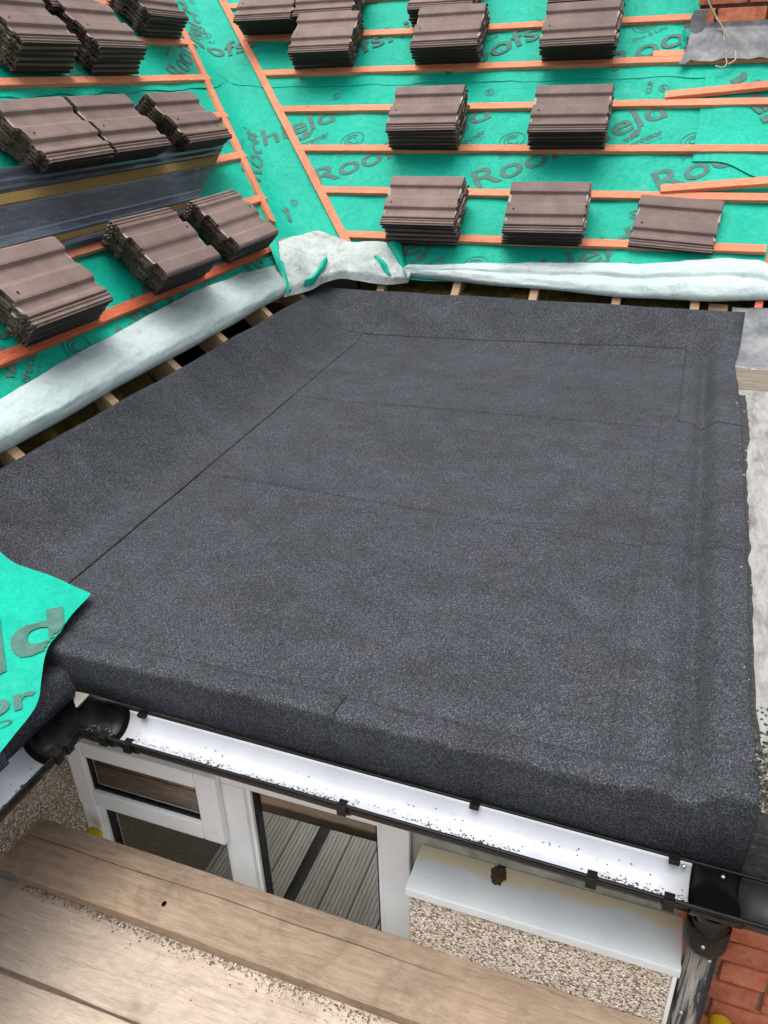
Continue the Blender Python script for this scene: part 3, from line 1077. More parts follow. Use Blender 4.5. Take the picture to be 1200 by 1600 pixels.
def corner_pt(s, t):
    a, b = tabxy(BOT, s), tabxy(TOP, s)
    p = a + (b - a) * t
    z = smx(p.x, p.y)
    qx = p.x * .8 + p.y * .6; qy = p.y * .8 - p.x * .6
    cr = 0.75 * abs(nz(qx * 1.0, qy * .55, 1.0, 6.0)) + 0.40 * abs(nz(qx * .5 + z * .7, qy, 7.0, 9.0)) + 0.07 * abs(nz(p.x, p.y - z, 4.0, 21.0))
    h = 0.035 + 0.11 * math.sin(math.pi * min(1, t * 0.9 + .08)) ** 0.8 * (0.22 + cr * 0.85)
    h *= sstep(-0.02, 0.10, t) * 0.9 + 0.1
    return Vector((p.x, p.y, z)) + Vector((0.30, -0.30, 0.72)) * h
obj('folded_skirt', grid(90, 50, corner_pt), 'flap_dirty', back, smooth=True)
tag(bpy.data.objects['folded_skirt.002'], 'soiled crumpled piece of the pale skirt in the valley corner')


def teal_fold(pts, parent=back, n=14, bulge=0.018):
    """small visible strip of the membrane's teal face in a crease; pts: two polylines of (s,t,h)"""
    A, Bq = pts
    def f(s, t):
        def on(tab):
            q = s * (len(tab) - 1); i = min(int(q), len(tab) - 2); q -= i
            return [tab[i][k] + (tab[i + 1][k] - tab[i][k]) * q for k in range(3)]
        a, b = on(A), on(Bq)
        q = [a[k] + (b[k] - a[k]) * t for k in range(3)]
        return corner_pt(q[0], q[1]) + Vector((0.30, -0.30, 0.72)) * (q[2] + bulge * math.sin(math.pi * t) + 0.006 * nz(s * 3, t * 3, 5, 3))
    return obj('membrane_fold', grid(n, 8, f), 'membrane', parent, smooth=True)


teal_fold(([(.19, .04, .01), (.28, .03, .012), (.36, .16, .012), (.37, .34, .01)], [(.20, .10, .012), (.27, .16, .012), (.31, .28, .012), (.345, .42, .008)]))
teal_fold(([(.69, .40, .006), (.76, .22, .008), (.84, .10, .006)], [(.71, .44, .006), (.80, .32, .008), (.86, .14, .006)]), bulge=.010)
def wing(s, t):
    a = Vector((-1.79, 4.95)) + (Vector((-1.595, 4.77)) - Vector((-1.79, 4.95))) * s
    b = Vector((-1.70, 4.965)) + (Vector((-1.590, 4.765)) - Vector((-1.70, 4.965))) * s
    p = a + (b - a) * t
    return Vector((p.x, p.y, roofz(p.x, p.y))) + NB * (0.05 + 0.03 * math.sin(math.pi * t) + 0.012 * nz(p.x, p.y, 3, 9))
obj('membrane_fold', grid(16, 8, wing), 'membrane', back, smooth=True)
def wing2(s, t):
    a = Vector((-2.40, 4.58)) + (Vector((-2.18, 4.23)) - Vector((-2.40, 4.58))) * s
    p = a + Vector((-0.05, -0.055)) * t * (1 - s * .8)
    return Vector((p.x, p.y, roofz(p.x, p.y))) + NL * (0.055 + 0.03 * math.sin(math.pi * t))
obj('membrane_fold', grid(16, 6, wing2), 'membrane', left, smooth=True)

# ================================================================ CHIMNEY on the back roof
CY = 6.2
chim = thing('chimney', 'red brick chimney rising behind the back roof with a grey lead apron', 'chimney', (0.55, 6.6, 1.5))
obj('mortar_core', B(-0.150, 1.25, CY + 0.008, 7.3, 0.9, 3.1), 'mortar_dark', chim)
pz, px = 0.128, 0.295
brick_cache = {}


def brick(parent, x0, x1, y, z0, z1, dep=0.10, out=0.0):
    bm = bmesh.new()
    lx, lz = x1 - x0, z1 - z0
    box(bm, -lx / 2, lx / 2, 0, dep, -lz / 2, lz / 2, bev=0.004)
    for v in bm.verts:
        v.co += Vector((random.uniform(-1, 1), random.uniform(-1, 1) * .6, random.uniform(-1, 1))) * 0.0022
    o = obj('brick', bm, 'brick')
    o.parent = parent
    o.matrix_parent_inverse = Matrix.Translation(-Vector(parent.location))
    o.location = ((x0 + x1) / 2, y - out, (z0 + z1) / 2)
    o.rotation_euler = (random.uniform(-.006, .006), random.uniform(-.008, .008), random.uniform(-.006, .006))
    return o


for r_ in range(0, 7):
    z0 = 1.603 + r_ * pz
    off = -0.155 if r_ % 2 else -0.155 - 0.0
    x = -0.160
    first = True
    while x < 1.2:
        ln = (px / 2 if (r_ % 2 == 0 and first) else px) - 0.02
        if r_ == 0 and first: ln = 0.10
        brick(chim, x, min(x + ln, 1.25), CY, z0, z0 + pz - 0.022, out=random.uniform(0, .004))
        x += ln + 0.02
        first = False


def apron(s, t):
    u = -0.225 + 1.5 * s + (0.03 * math.sin(math.pi * min(1, t * 1.2)) if s == 0 else 0)
    if t < 0.62:
        v = 1.715 + (1.93 - 1.715) * t / 0.62
        v -= (1 - t / .62) * (0.018 * nz(u, 1, 0, 6) + 0.012 * nz(u, 2, 0, 15)) + 0.03 * (1 - t / .62) * (s < .04)
        lift = 0.046 + 0.016 * (1 - t / .62) ** 3 * nz(u, 3, 0, 7) + 0.004 * nz(u, v, 0, 14)
        return FB @ Vector((u, v, lift))
    q = (t - 0.62) / 0.38
    base = FB @ Vector((u, 1.93, 0.046))
    return Vector((u, base.y + (CY - 0.006 - base.y) * min(1, q * 2.2), base.z + 0.0 + q * 0.062 + 0.003 * nz(u, q, 2, 14)))
obj('lead_apron', grid(70, 22, apron), 'lead', chim, smooth=True)
bm = grid(6, 10, lambda s, t: Vector((-0.205 + 0.085 * s + 0.02 * t, CY - 0.02 - 0.02 * math.sin(math.pi * s) , 1.545 + 0.16 * t - 0.02 * math.sin(math.pi * s) * (1 - t))))
obj('step_flashing', bm, 'lead', chim, smooth=True)
bm = grid(8, 10, lambda s, t: Vector((-0.235 + 0.05 * s, CY - 0.045 - 0.05 * (1 - t) + 0.02 * nz(s, t, 0, 4), 1.46 + 0.14 * t + 0.012 * nz(s, t, 3, 5))))
obj('membrane_upstand', bm, 'membrane', chim, smooth=True)

wp = [(-0.135, CY - 0.01, 1.85), (-0.115, CY - 0.015, 1.765), (-0.075, CY - 0.02, 1.70), (-0.03, CY - 0.03, 1.64), (0.02, CY - 0.05, 1.575), (0.075, 6.08, 1.50), (0.098, 6.0, 1.44), (0.085, 5.96, 1.418), (0.06, 5.955, 1.405)]
wq = [(-0.05, CY - 0.03, 1.66), (-0.0, CY - 0.05, 1.60), (0.02, 6.10, 1.52), (0.035, 6.03, 1.455), (0.05, 5.97, 1.42), (0.045, 5.94, 1.395), (0.02, 5.93, 1.39), (-0.01, 5.94, 1.40)]
def spline(p, n=6):
    out = []
    for i in range(len(p) - 1):
        for k in range(n):
            out.append(tabxy3(p, i, k / n))
    out.append(Vector(p[-1]))
    return out
def tabxy3(tab, i, q):
    g = lambda k: Vector(tab[max(0, min(len(tab) - 1, k))])
    p0, p1, p2, p3 = g(i - 1), g(i), g(i + 1), g(i + 2)
    return 0.5 * (2 * p1 + (p2 - p0) * q + (2 * p0 - 5 * p1 + 4 * p2 - p3) * q * q + (3 * p1 - p0 - 3 * p2 + p3) * q ** 3)
wr = thing('cable', 'thin looped grey cable hanging down the chimney over the lead', 'cable', wp[-1])
obj('strand', tube(spline(wp), 0.0055), 'wire', wr, smooth=True)
obj('strand', tube(spline(wq), 0.0045), 'wire', wr, smooth=True)

# loose battens lying across the fixed ones
o = rough_bar(FB, -0.276, 0.95, 1.505, 0.034, rot=R(4.5), lift=R(-1.6), name='loose_batten')
tag(o, 'loose orange batten lying askew on the slope just below the lead apron', 'batten', 'loose battens lying on the back roof')
o = rough_bar(FB, -0.213, 0.95, 0.80, 0.034, rot=R(5.5), lift=R(-1.6), name='loose_batten')
tag(o, 'loose orange batten lying askew just above the single flat tile', 'batten', 'loose battens lying on the back roof')
o = rough_bar(FB, -0.39, -0.1, 1.80, 0.006, name='short_batten', parent=back)

# ================================================================ ROOF TILES
TL, TW, TT, PITCH = 0.455, 0.350, 0.022, 0.0395


def tile_mesh(flip):
    # (distance from upper edge, height) of the top face, going down the slope
    top = [(0, .004), (.006, .016), (.014, .021), (.068, .021), (.076, .019), (.085, .004), (.092, .002), (.140, .002), (.150, .006),
           (.160, .015), (.170, .019), (.228, .021), (.236, .019), (.245, .004), (.251, .002), (.272, .002), (.281, .006), (.291, .015),
           (.303, .016), (.307, .015), (.309, .003), (.313, .003), (.317, .010), (.322, .010), (.325, .004), (.332, .004), (.336, .009), (.341, .009), (.343, .002), (.350, .001)]
    n = len(top)
    bm = bmesh.new()
    NX = 6
    xs = [0, .004, .15, .30, TL - .004, TL]
    tops, bots = [], []
    for x in xs:
        e = (x < .001 or x > TL - .001)
        rw, rb = [], []
        for d, h in top:
            v = TW - d
            jx = random.uniform(-.004, .004) if e else 0
            rw.append(bm.verts.new((x + jx, v, h + TT + (-.003 if e else 0))))
            hb = h * 0.92 - (0.0 if d < .309 else 0.0)
            if d >= .309: hb = max(hb, 0.0) + 0.004
            rb.append(bm.verts.new((x + jx + random.uniform(-.003, .003) * e, v, hb + (0.003 if e else 0))))
        tops.append(rw); bots.append(rb)
    for i in range(NX - 1):
        for k in range(n - 1):
            f = bm.faces.new((tops[i][k], tops[i][k + 1], tops[i + 1][k + 1], tops[i + 1][k]))
            f.smooth = False
            d = top[k][0]
            if i in (0, NX - 2) and (.085 <= d < .140 or .245 <= d < .272) : f.material_index = 2
            f = bm.faces.new((bots[i][k + 1], bots[i][k], bots[i + 1][k], bots[i + 1][k + 1])); f.material_index = 3
        f = bm.faces.new((tops[i][0], tops[i + 1][0], bots[i + 1][0], bots[i][0])); f.material_index = 3
        f = bm.faces.new((tops[i][-1], bots[i][-1], bots[i + 1][-1], tops[i + 1][-1])); f.material_index = 3
    for i, s in ((0, 1), (NX - 1, -1)):
        for k in range(n - 1):
            q = (tops[i][k], bots[i][k], bots[i][k + 1], tops[i][k + 1])
            f = bm.faces.new(q if s < 0 else q[::-1]); f.material_index = 1
    # chips at the ends are irregular: widen the chip faces inward
    for v in bm.verts:
        if .003 < v.co.x < .005: v.co.x = .004 + random.uniform(0, .010)
        if TL - .005 < v.co.x < TL - .003: v.co.x = TL - .004 - random.uniform(0, .010)
    # nail hole
    r = bmesh.ops.create_circle(bm, cap_ends=True, segments=8, radius=.0055, matrix=Matrix.Translation((0.045, TW - .205, .0220 + TT + .0012)))
    for f in {f for v in r['verts'] for f in v.link_faces}: f.material_index = 4
    # two nibs under the head end
    for y in (.09, .26):
        b = len(bm.faces)
        box(bm, 0.01, 0.03, y - .02, y + .02, -0.006, 0.003)
    bmesh.ops.recalc_face_normals(bm, faces=[f for f in bm.faces if f.material_index != 4])
    if flip:
        bmesh.ops.transform(bm, matrix=Matrix.Translation((TL, TW, 0)) @ Matrix.Rotation(math.pi, 4, 'Z'), verts=bm.verts)
    me = bpy.data.meshes.new('roof_tile')
    bm.to_mesh(me); bm.free()
    for k in ('tile', 'tile_end', 'chip', 'tile_edge', 'hole'): me.materials.append(M[k].m)
    return me


TM = {False: [tile_mesh(False) for _ in range(4)], True: [tile_mesh(True) for _ in range(4)]}
ORD = {1: 'topmost', 2: 'second from top', 3: 'third from top', 4: 'fourth from top', 5: 'fifth from top', 6: 'sixth from top', 7: 'seventh from top'}


def stack(F, u, v, n, du, dv, where, flip=False, rot=0.0, h0=0.031, jit=1.0, single=None, tilt=0.0, seed=0):
    rnd = random.Random(hash(where) % 1 + seed * 13 + int(u * 100))
    for i in range(n):
        q = i / max(1, n - 1)
        a = u + du * q + rnd.uniform(-.008, .008) * jit
        b = v + dv * q + rnd.uniform(-.005, .005) * jit
        o = bpy.data.objects.new('roof_tile', TM[flip][(i + seed) % 4])
        COL.objects.link(o)
        T = F @ Matrix.Translation((a, b, h0 + i * PITCH)) @ Matrix.Translation((TL / 2, TW / 2, 0)) @ \
            Matrix.Rotation(rot + rnd.uniform(-.014, .014) * jit, 4, 'Z') @ Matrix.Rotation(tilt, 4, 'X') @ Matrix.Translation((-TL / 2, -TW / 2, 0))
        o.matrix_world = T
        pos = n - i
        word = 'lowest' if pos == n else ORD[pos]
        if n == 1: word = ''
        lab = single if single else f'brown roof tile, {word}, {where}'
        tag(o, lab, 'roof tile', 'ribbed brown concrete roof tiles')


stack(FB, -1.791, 0.289, 6, .020, -.016, 'lowest stack nearest the valley on back roof', seed=1)
stack(FB, -1.066, 0.321, 5, .033, -.045, 'middle stack of the lowest back roof row', seed=2)
stack(FB, -0.319, 0.310, 1, 0, 0, '', rot=R(-3.8), seed=3, single='single brown roof tile lying alone on the lowest batten at right')
stack(FB, -1.951, 1.028, 6, .033, -.048, 'left stack of the middle back roof row', seed=4)
stack(FB, -1.034, 1.039, 6, .024, -.077, 'right stack of the middle back roof row', seed=5)
stack(FB, -2.873, 1.773, 6, .061, -.099, 'upper back roof stack nearest the valley', seed=6)
stack(FB, -1.961, 1.771, 6, .038, -.096, 'upper back roof stack between two others', seed=7)
stack(FB, -1.078, 1.761, 6, .020, -.120, 'upper row stack next to the chimney', seed=8, jit=1.6)
stack(FB, -3.40, 2.123, 6, .050, -.12, 'top edge stack touching the right valley batten', seed=9)
stack(FB, -2.93, 2.123, 6, .040, -.10, 'top edge stack second from the valley', seed=10)
stack(FB, -2.06, 2.123, 6, .035, -.10, 'top edge stack above the upper middle one', seed=11)
stack(FB, -1.10, 2.123, 6, .02, -.11, 'top edge stack closest to the chimney', seed=12)

stack(FL, 2.408, 0.331, 6, -.110, -.055, 'near stack on the left eave batten', seed=13)
stack(FL, 3.300, 0.329, 7, -.210, -.080, 'middle stack on the left eave batten', flip=True, seed=14)
stack(FL, 4.015, 0.339, 6, -.190, -.060, 'left eave stack beside the valley corner', flip=True, seed=15)
stack(FL, 3.280, 1.078, 8, -.240, -.160, 'leftmost stack above the dark trough', seed=16)
stack(FL, 3.765, 1.078, 8, -.235, -.160, 'middle stack above the dark trough', seed=17)
stack(FL, 4.460, 1.078, 8, -.300, -.165, 'stack above the trough next to the valley', seed=18)
stack(FL, 3.850, 1.765, 6, -.070, -.035, 'big stack at the left edge, upper left roof', seed=19)
stack(FL, 4.494, 1.756, 6, -.110, -.035, 'upper left roof stack right of the edge one', seed=20)
stack(FL, 5.425, 2.090, 6, -.160, -.070, 'left roof top stack by the valley batten', seed=21)
stack(FL, 4.470, 2.090, 6, -.140, -.070, 'left roof stack cut by the top edge', seed=22)
stack(FL, 3.760, 2.090, 6, -.120, -.070, 'stack cut by the top left corner', seed=23)

# ================================================================ VALLEY TROUGH lying on the left roof
tr_ = thing('valley_trough', 'long dark grey fibreglass valley trough with foam strips lying on left roof', 'valley trough', FL @ Vector((3.6, 0.9, 0.05)))
TPROF = [(1.072, .150), (1.070, .172), (1.055, .182), (1.040, .178), (1.030, .166), (1.020, .163), (1.012, .172), (1.000, .172), (.992, .160), (.984, .158), (.977, .166), (.968, .162),
         (.960, .148), (.905, .128), (.893, .122), (.855, .096), (.815, .075), (.806, .073), (.785, .078), (.765, .086), (.758, .094), (.750, .094), (.742, .084), (.715, .070), (.706, .076), (.695, .070), (.690, .050)]
W0 = 1.6


def wend(v): return 4.30 + (v - .78) * 2.25


def trough_bm(prof, th=0.004):
    bm = bmesh.new(); n = 14
    rows = []
    for v, h in prof:
        e = wend(v)
        rows.append([FL @ Vector((W0 + (e - W0) * i / n, v + .004 * nz(i, v, 0, .3), h + .004 * nz(i, 4, 0, .5))) for i in range(n + 1)])
    up = [[bm.verts.new(p) for p in r_] for r_ in rows]
    dn = [[bm.verts.new(p - NL * th) for p in r_] for r_ in rows]
    for k in range(len(prof) - 1):
        for i in range(n):
            bm.faces.new((up[k][i], up[k + 1][i], up[k + 1][i + 1], up[k][i + 1]))
            bm.faces.new((dn[k][i + 1], dn[k + 1][i + 1], dn[k + 1][i], dn[k][i]))
        bm.faces.new((up[k][n], up[k + 1][n], dn[k + 1][n], dn[k][n]))
        bm.faces.new((dn[k][0], dn[k + 1][0], up[k + 1][0], up[k][0]))
    bmesh.ops.recalc_face_normals(bm, faces=bm.faces)
    return bm


obj('trough', trough_bm(TPROF), 'grp', tr_)
for va, vb, h in ((.956, .910, .150), (.740, .716, .088)):
    bm = bmesh.new()
    e0, e1 = wend(va) - .01, wend(vb) - .01
    q = [FL @ Vector(p) for p in ((W0, vb, h - .026), (e1, vb, h - .026), (e0, va, h - .008), (W0, va, h - .008),
                                  (W0, vb + .004, h - .012), (e1, vb + .004, h - .012), (e0, va - .004, h + .006), (W0, va - .004, h + .006))]
    vs = [bm.verts.new(p) for p in q]
    for f in ((3, 2, 1, 0), (4, 5, 6, 7), (0, 1, 5, 4), (1, 2, 6, 5), (2, 3, 7, 6), (3, 0, 4, 7)): bm.faces.new([vs[i] for i in f])
    obj('foam_strip', bm, 'foam', tr_)
# small chocks that carry it above the battens are the tile stacks below and the battens themselves

# ================================================================ NEIGHBOURING ROOF (right)
nb = thing('neighbour_roof', 'old neighbouring roof edge with peeling silver paint along the right side', 'roof', (0.9, 3.0, -0.1))
def nb_pt(s, t):
    y = 1.383 + (4.06 - 1.383) * t
    x = 0.262 + 1.5 * s
    return Vector((x, y, 0.030 + 0.006 * nz(x, y, 5, 3) + 0.004 * nz(x, y, 9, 14) - 0.02 * (1 - sstep(1.38, 1.47, y))))
def nbz(x, y): return nb_pt((x - .262) / 1.5, (y - 1.383) / (4.06 - 1.383)).z
obj('painted_surface', grid(70, 120, nb_pt, Vector((0, 0, -0.07))), ['silver', 'tarry'], nb, smooth=True)
obj('eave_board', B(0.298, 1.5, 1.376, 1.400, -0.24, -0.052), 'tarry', nb)
def tar_pt(s, t):
    y = 1.5 + (3.95 - 1.5) * t
    x0 = xright(y) - 0.008; x1 = xright(y) + lerp_tab(y, [(1.5, .02), (1.9, .012), (2.6, .010), (3.2, .014), (3.4, .028), (3.95, .03)]) + .010 * nz(y, 6, 0, 11)
    x = x0 + (x1 - x0) * s
    return Vector((x, y, nbz(x, y) + 0.003 - 0.002 * s))
obj('tar_line', grid(6, 120, tar_pt), 'tarry', nb, smooth=True)
def tim(s, t):
    x = 0.24 + 1.5 * s; y = 4.04 + (4.40 - 4.04) * t
    return Vector((x, y, 0.032 + 0.006 * sstep(.3, .5, t) + 0.004 * nz(x * .3, y, 4, 18)))
obj('timber_edge', grid(40, 26, tim, Vector((0, 0, -.1))), ['oldwood', 'oldwood'], nb, smooth=True)
def leadf(s, t):
    x = 0.26 + 1.5 * s; y = 4.345 + (4.75 - 4.345) * t + (1 - t) ** 8 * 0.012 * nz(x, 3, 0, 12)
    z = fz(0.30, y) - 0.006 + (x > .34) * 0.004 + 0.010 * math.exp(-((t - .30) / .05) ** 2) * sstep(.31, .36, x) + .003 * nz(x, y, 1, 8)
    return Vector((x, y, z))
obj('lead_flashing', grid(40, 40, leadf, Vector((0, 0, -.012))), ['lead', 'tarry'], nb, smooth=True)
def ragg(s, t):
    x = 0.275 + 1.4 * s; y = 4.336 + .016 * t + .012 * nz(x, 3, 0, 12) + .006 * nz(x, 8, 0, 40)
    return Vector((x, y, 0.036 + 0.010 * t))
obj('mortar_fillet', grid(90, 3, ragg, Vector((0, 0, -.02))), ['silver', 'tarry'], nb)
pts = []
for _ in range(3800):
    x = random.uniform(.27, .62); y = 1.385 + abs(random.gauss(0, .10))
    if x < xright(max(1.38, y)) - .01 or y > 1.75: continue
    pts.append(Vector((x, y, nbz(x, y) + .002)))
o = obj('moss_clump', stones(pts, .002, .007), 'moss', nb); o['kind'] = 'stuff'
pts = [Vector((xright(y) + random.uniform(-.03, .03) , y, .075 if random.random() < .0 else fz(.28, y) + .018)) for y in [random.uniform(1.6, 3.9) for _ in range(26)]]
o = obj('paint_flake', stones(pts, .002, .005), 'chip', nb); o['kind'] = 'stuff'

# ================================================================ HOUSE WALLS BELOW
hw = thing('house_wall', 'pebble-dashed house wall around the window under the flat roof', 'wall', (-0.9, 1.5, -2.7))
obj('wall_core', B(-1.80, -1.625, 1.43, 1.62, -2.7, -0.22), 'render', hw)
obj('lintel', B(-1.625, 0.9, 1.44, 1.62, -0.36, -0.17), 'soffit', hw)
obj('soffit_board', B(-1.80, 1.5, 1.36, 1.62, -0.262, -0.245), 'soffit', hw)
obj('lower_wall', B(-1.625, 0.2, 1.46, 1.62, -2.7, -1.45), 'render', hw)
obj('pier', B(-0.485, 0.22, 1.425, 1.62, -1.45, -0.36), 'soffit', hw)

rw = thing('return_wall', 'pebble-dashed return wall at far left beside the scaffold board end', 'wall', (-1.9, 0.7, -2.7))
obj('wall_core', B(-2.1, -1.775, 0.0, 1.43, -2.7, -0.25), 'render', rw)
obj('soffit_board', B(-2.1, -1.485, 0.3, 1.36, -0.275, -0.262), 'soffit', rw)
pts = [Vector((-1.773, random.uniform(0.5, 1.43), random.uniform(-.95, -.28))) for _ in range(14000)]
o = obj('dash_pebble', stones(pts, .0026, .0054, .32, Vector((1, 0, 0))), 'pebble', rw); o['kind'] = 'stuff'
pts = [Vector((random.uniform(-1.775, -1.63), 1.428, random.uniform(-1.1, -.28))) for _ in range(2400)]
o = obj('dash_pebble', stones(pts, .0026, .0054, .32, Vector((0, -1, 0))), 'pebble', hw); o['kind'] = 'stuff'

bay = thing('dashed_pier', 'pebble-dashed pier with a white painted cap board beside the window', 'wall', (-0.12, 1.36, -2.7))
obj('render_face', B(-0.450, 0.205, 1.292, 1.42, -2.7, -0.462), 'render', bay)
pts = [Vector((random.uniform(-.448, .198), 1.290, random.uniform(-.98, -.465))) for _ in range(14000)]
o = obj('dash_pebble', stones(pts, .0026, .0054, .32, Vector((0, -1, 0))), 'pebble', bay); o['kind'] = 'stuff'
obj('corner_bead', B(0.199, 0.209, 1.280, 1.42, -2.7, -0.463, bev=.002), 'upvc', bay)
obj('cap_board', B(-0.458, 0.214, 1.279, 1.424, -0.460, -0.432, bev=.003), 'capboard', bay)
bm = bmesh.new()
bmesh.ops.create_icosphere(bm, subdivisions=4, radius=1)
for v in bm.verts:
    k = 1 + .25 * nz(v.co.x, v.co.y, v.co.z, 2.5) + .12 * nz(v.co.x, v.co.y, v.co.z, 8)
    k *= 1 + .25 * nz(v.co.x, v.co.y, 5, 5)
    v.co = Vector((v.co.x * .019 * k - .240, v.co.y * .030 * k + 1.394, max(0, v.co.z) * .004 * k + .0012 * nz(v.co.x, v.co.y, 1, 9) - .4312))
o = obj('mud_dropping', bm, 'dung', None, smooth=True)
tag(o, 'brown dried mud dropping on the white cap board', 'dropping')

bw = thing('brick_wall', 'red brick wall behind the black downpipe at bottom right', 'wall', (0.6, 1.5, -2.7))
obj('mortar_core', B(0.20, 1.5, 1.430, 1.62, -2.7, -0.25), 'mortar', bw)
for r_ in range(15):
    z0 = -1.32 + r_ * 0.078
    x = 0.20 - (0.11 if r_ % 2 else 0.0)
    alt = r_ % 2
    while x < 1.0:
        ln = 0.222 if (alt % 2 == 0 or r_ % 3) else 0.105
        if random.random() < .25: ln = 0.105
        if x + ln > 0.21:
            brick(bw, max(x, .205), x + ln, 1.420, z0, z0 + 0.066, dep=.06, out=random.uniform(0, .004))
        x += ln + .012
obj('shaded_brick_strip', B(0.214, 0.232, 1.30, 1.428, -2.7, -0.40), 'batten_red', bw)  # red-brown strip standing in for shaded brick beside the pipe

# ================================================================ WINDOW
win = thing('window', 'white upvc window with a small top vent under the gutter', 'window', (-1.05, 1.42, -1.45))
WY = 1.40


def bar(name, x0, x1, z0, z1, y0, y1, parent=win, bev=.005, mat='upvc'):
    return obj(name, B(x0, x1, y0, y1, z0, z1, bev=bev), mat, parent)


bar('frame_jamb', -1.625, -1.565, -1.45, -0.315, WY + .006, WY + .07)
bar('frame_jamb', -0.572, -0.488, -1.45, -0.315, WY + .006, WY + .07)
bar('frame_head', -1.565, -0.572, -0.392, -0.315, WY + .007, WY + .069)
bar('frame_sill', -1.64, -0.486, -1.49, -1.45, WY - .03, WY + .07)
bar('mullion', -1.075, -0.992, -1.45, -0.392, WY + .006, WY + .07)
bar('transom', -1.565, -1.075, -0.655, -0.595, WY + .007, WY + .068)
# glazing beads round the big pane and the lower pane
for (a, b, c, d) in ((-0.992, -0.572, -1.45, -0.392), (-1.565, -1.075, -1.45, -0.655)):
    for (x0, x1, z0, z1) in ((a, a + .014, c, d), (b - .014, b, c, d), (a + .014, b - .014, d - .014, d), (a + .014, b - .014, c, c + .014)):
        bar('glazing_bead', x0, x1, z0, z1, WY + .018, WY + .05, bev=.003)
# the top-hung vent stands proud of the frame
vent = bar('vent_casement', -1.598, -1.535, -0.628, -0.350, WY - .022, WY + .004, bev=.006)
for (x0, x1, z0, z1) in ((-1.137, -1.064, -0.628, -0.350), (-1.535, -1.137, -0.412, -0.350), (-1.535, -1.137, -0.628, -0.560)):
    obj('casement_rail', B(x0, x1, WY - .0215, WY + .0045, z0, z1, bev=.006), 'upvc', vent)
for (x0, x1, z0, z1) in ((-1.535, -1.525, -0.56, -0.412), (-1.147, -1.137, -0.56, -0.412), (-1.525, -1.147, -0.422, -0.412), (-1.525, -1.147, -0.56, -0.55)):
    obj('gasket', B(x0, x1, WY - .008, WY + .004, z0, z1), 'black_pvc', vent)
for (x0, x1, z0, z1) in ((-0.978, -0.970, -1.436, -0.406), (-0.594, -0.586, -1.436, -0.406), (-0.970, -0.594, -0.414, -0.406), (-1.551, -1.543, -1.436, -0.669), (-1.097, -1.089, -1.436, -0.669), (-1.543, -1.097, -0.677, -0.669)):
    bar('gasket', x0, x1, z0, z1, WY + .03, WY + .046, bev=0, mat='black_pvc')
bar('pane', -0.985, -0.580, -1.44, -0.400, WY + .044, WY + .047, bev=0, mat='glass')
bar('pane', -1.560, -1.082, -1.44, -0.662, WY + .044, WY + .047, bev=0, mat='glass')
obj('pane', B(-1.536, -1.136, WY - .002, WY + .001, -0.561, -0.411), 'glass', vent)

# the room behind
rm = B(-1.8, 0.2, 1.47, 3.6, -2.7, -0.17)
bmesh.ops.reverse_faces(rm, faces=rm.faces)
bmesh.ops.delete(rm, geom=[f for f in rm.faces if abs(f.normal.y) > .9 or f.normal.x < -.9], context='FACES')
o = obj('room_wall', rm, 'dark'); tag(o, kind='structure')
# grooved pale decking on the ground, mirrored in the panes
dk = thing('garden_decking', 'pale grooved decking at ground level under the scaffold', 'decking', (-1.0, -0.2, -1.98))
bm = bmesh.new()
box(bm, -.069, .069, -1.9, 1.9, -.03, 0)
for k in range(7):
    xx = -.060 + k * .020
    box(bm, xx - .006, xx + .006, -1.9, 1.9, .0005, .0085)
dme = bpy.data.meshes.new('deck_board'); bm.to_mesh(dme); bm.free(); dme.materials.append(M['ribbed'].m)
for k in range(26):
    o = bpy.data.objects.new('deck_board', dme); COL.objects.link(o); o.parent = dk
    o.matrix_parent_inverse = Matrix.Translation(-Vector(dk.location))
    o.location = (-2.55 + k * .144, -0.5, -1.95 + random.uniform(-.002, .002))
obj('joist_frame', B(-2.6, 1.2, -2.4, 1.38, -2.70, -1.982), 'rafter', dk)
# ================================================================ GUTTERS
def half_round(p0, p1, r, th, side, a0=180, a1=360, n=16, nl=10):
    """open half-round channel from p0 to p1; side = unit vector across (towards the outer rim)"""
    bm = bmesh.new()
    p0 = Vector(p0); p1 = Vector(p1); side = Vector(side)
    def ring(p, rad):
        return [p + side * (-math.cos(R(a0 + (a1 - a0) * k / n - 180)) * rad) + Vector((0, 0, -math.sin(R(a0 + (a1 - a0) * k / n - 180)) * rad)) for k in range(n + 1)]
    I = [[bm.verts.new(q) for q in ring(p0 + (p1 - p0) * i / nl, r)] for i in range(nl + 1)]
    O = [[bm.verts.new(q) for q in ring(p0 + (p1 - p0) * i / nl, r + th)] for i in range(nl + 1)]
    for i in range(nl):
        for k in range(n):
            bm.faces.new((I[i][k], I[i][k + 1], I[i + 1][k + 1], I[i + 1][k]))
            bm.faces.new((O[i + 1][k], O[i + 1][k + 1], O[i][k + 1], O[i][k]))
        bm.faces.new((I[i][0], I[i + 1][0], O[i + 1][0], O[i][0]))
        bm.faces.new((I[i + 1][n], I[i][n], O[i][n], O[i + 1][n]))
    for i in (0, nl):
        for k in range(n):
            bm.faces.new((I[i][k], I[i][k + 1], O[i][k + 1], O[i][k]))
    bmesh.ops.recalc_face_normals(bm, faces=bm.faces)
    return bm


GR = 0.056
gz = lambda x: -0.130 - 0.019 * (x + 1.35)
GYc = 1.300
FS = (0, -1, 0)
gut = thing('rain_gutter', 'half-round gutter with white inside along the front felt edge', 'gutter', (-0.5, GYc, -0.2))


def gpt(x, dy=0.0, dz=0.0): return (x, GYc + dy, gz(x) + dz)


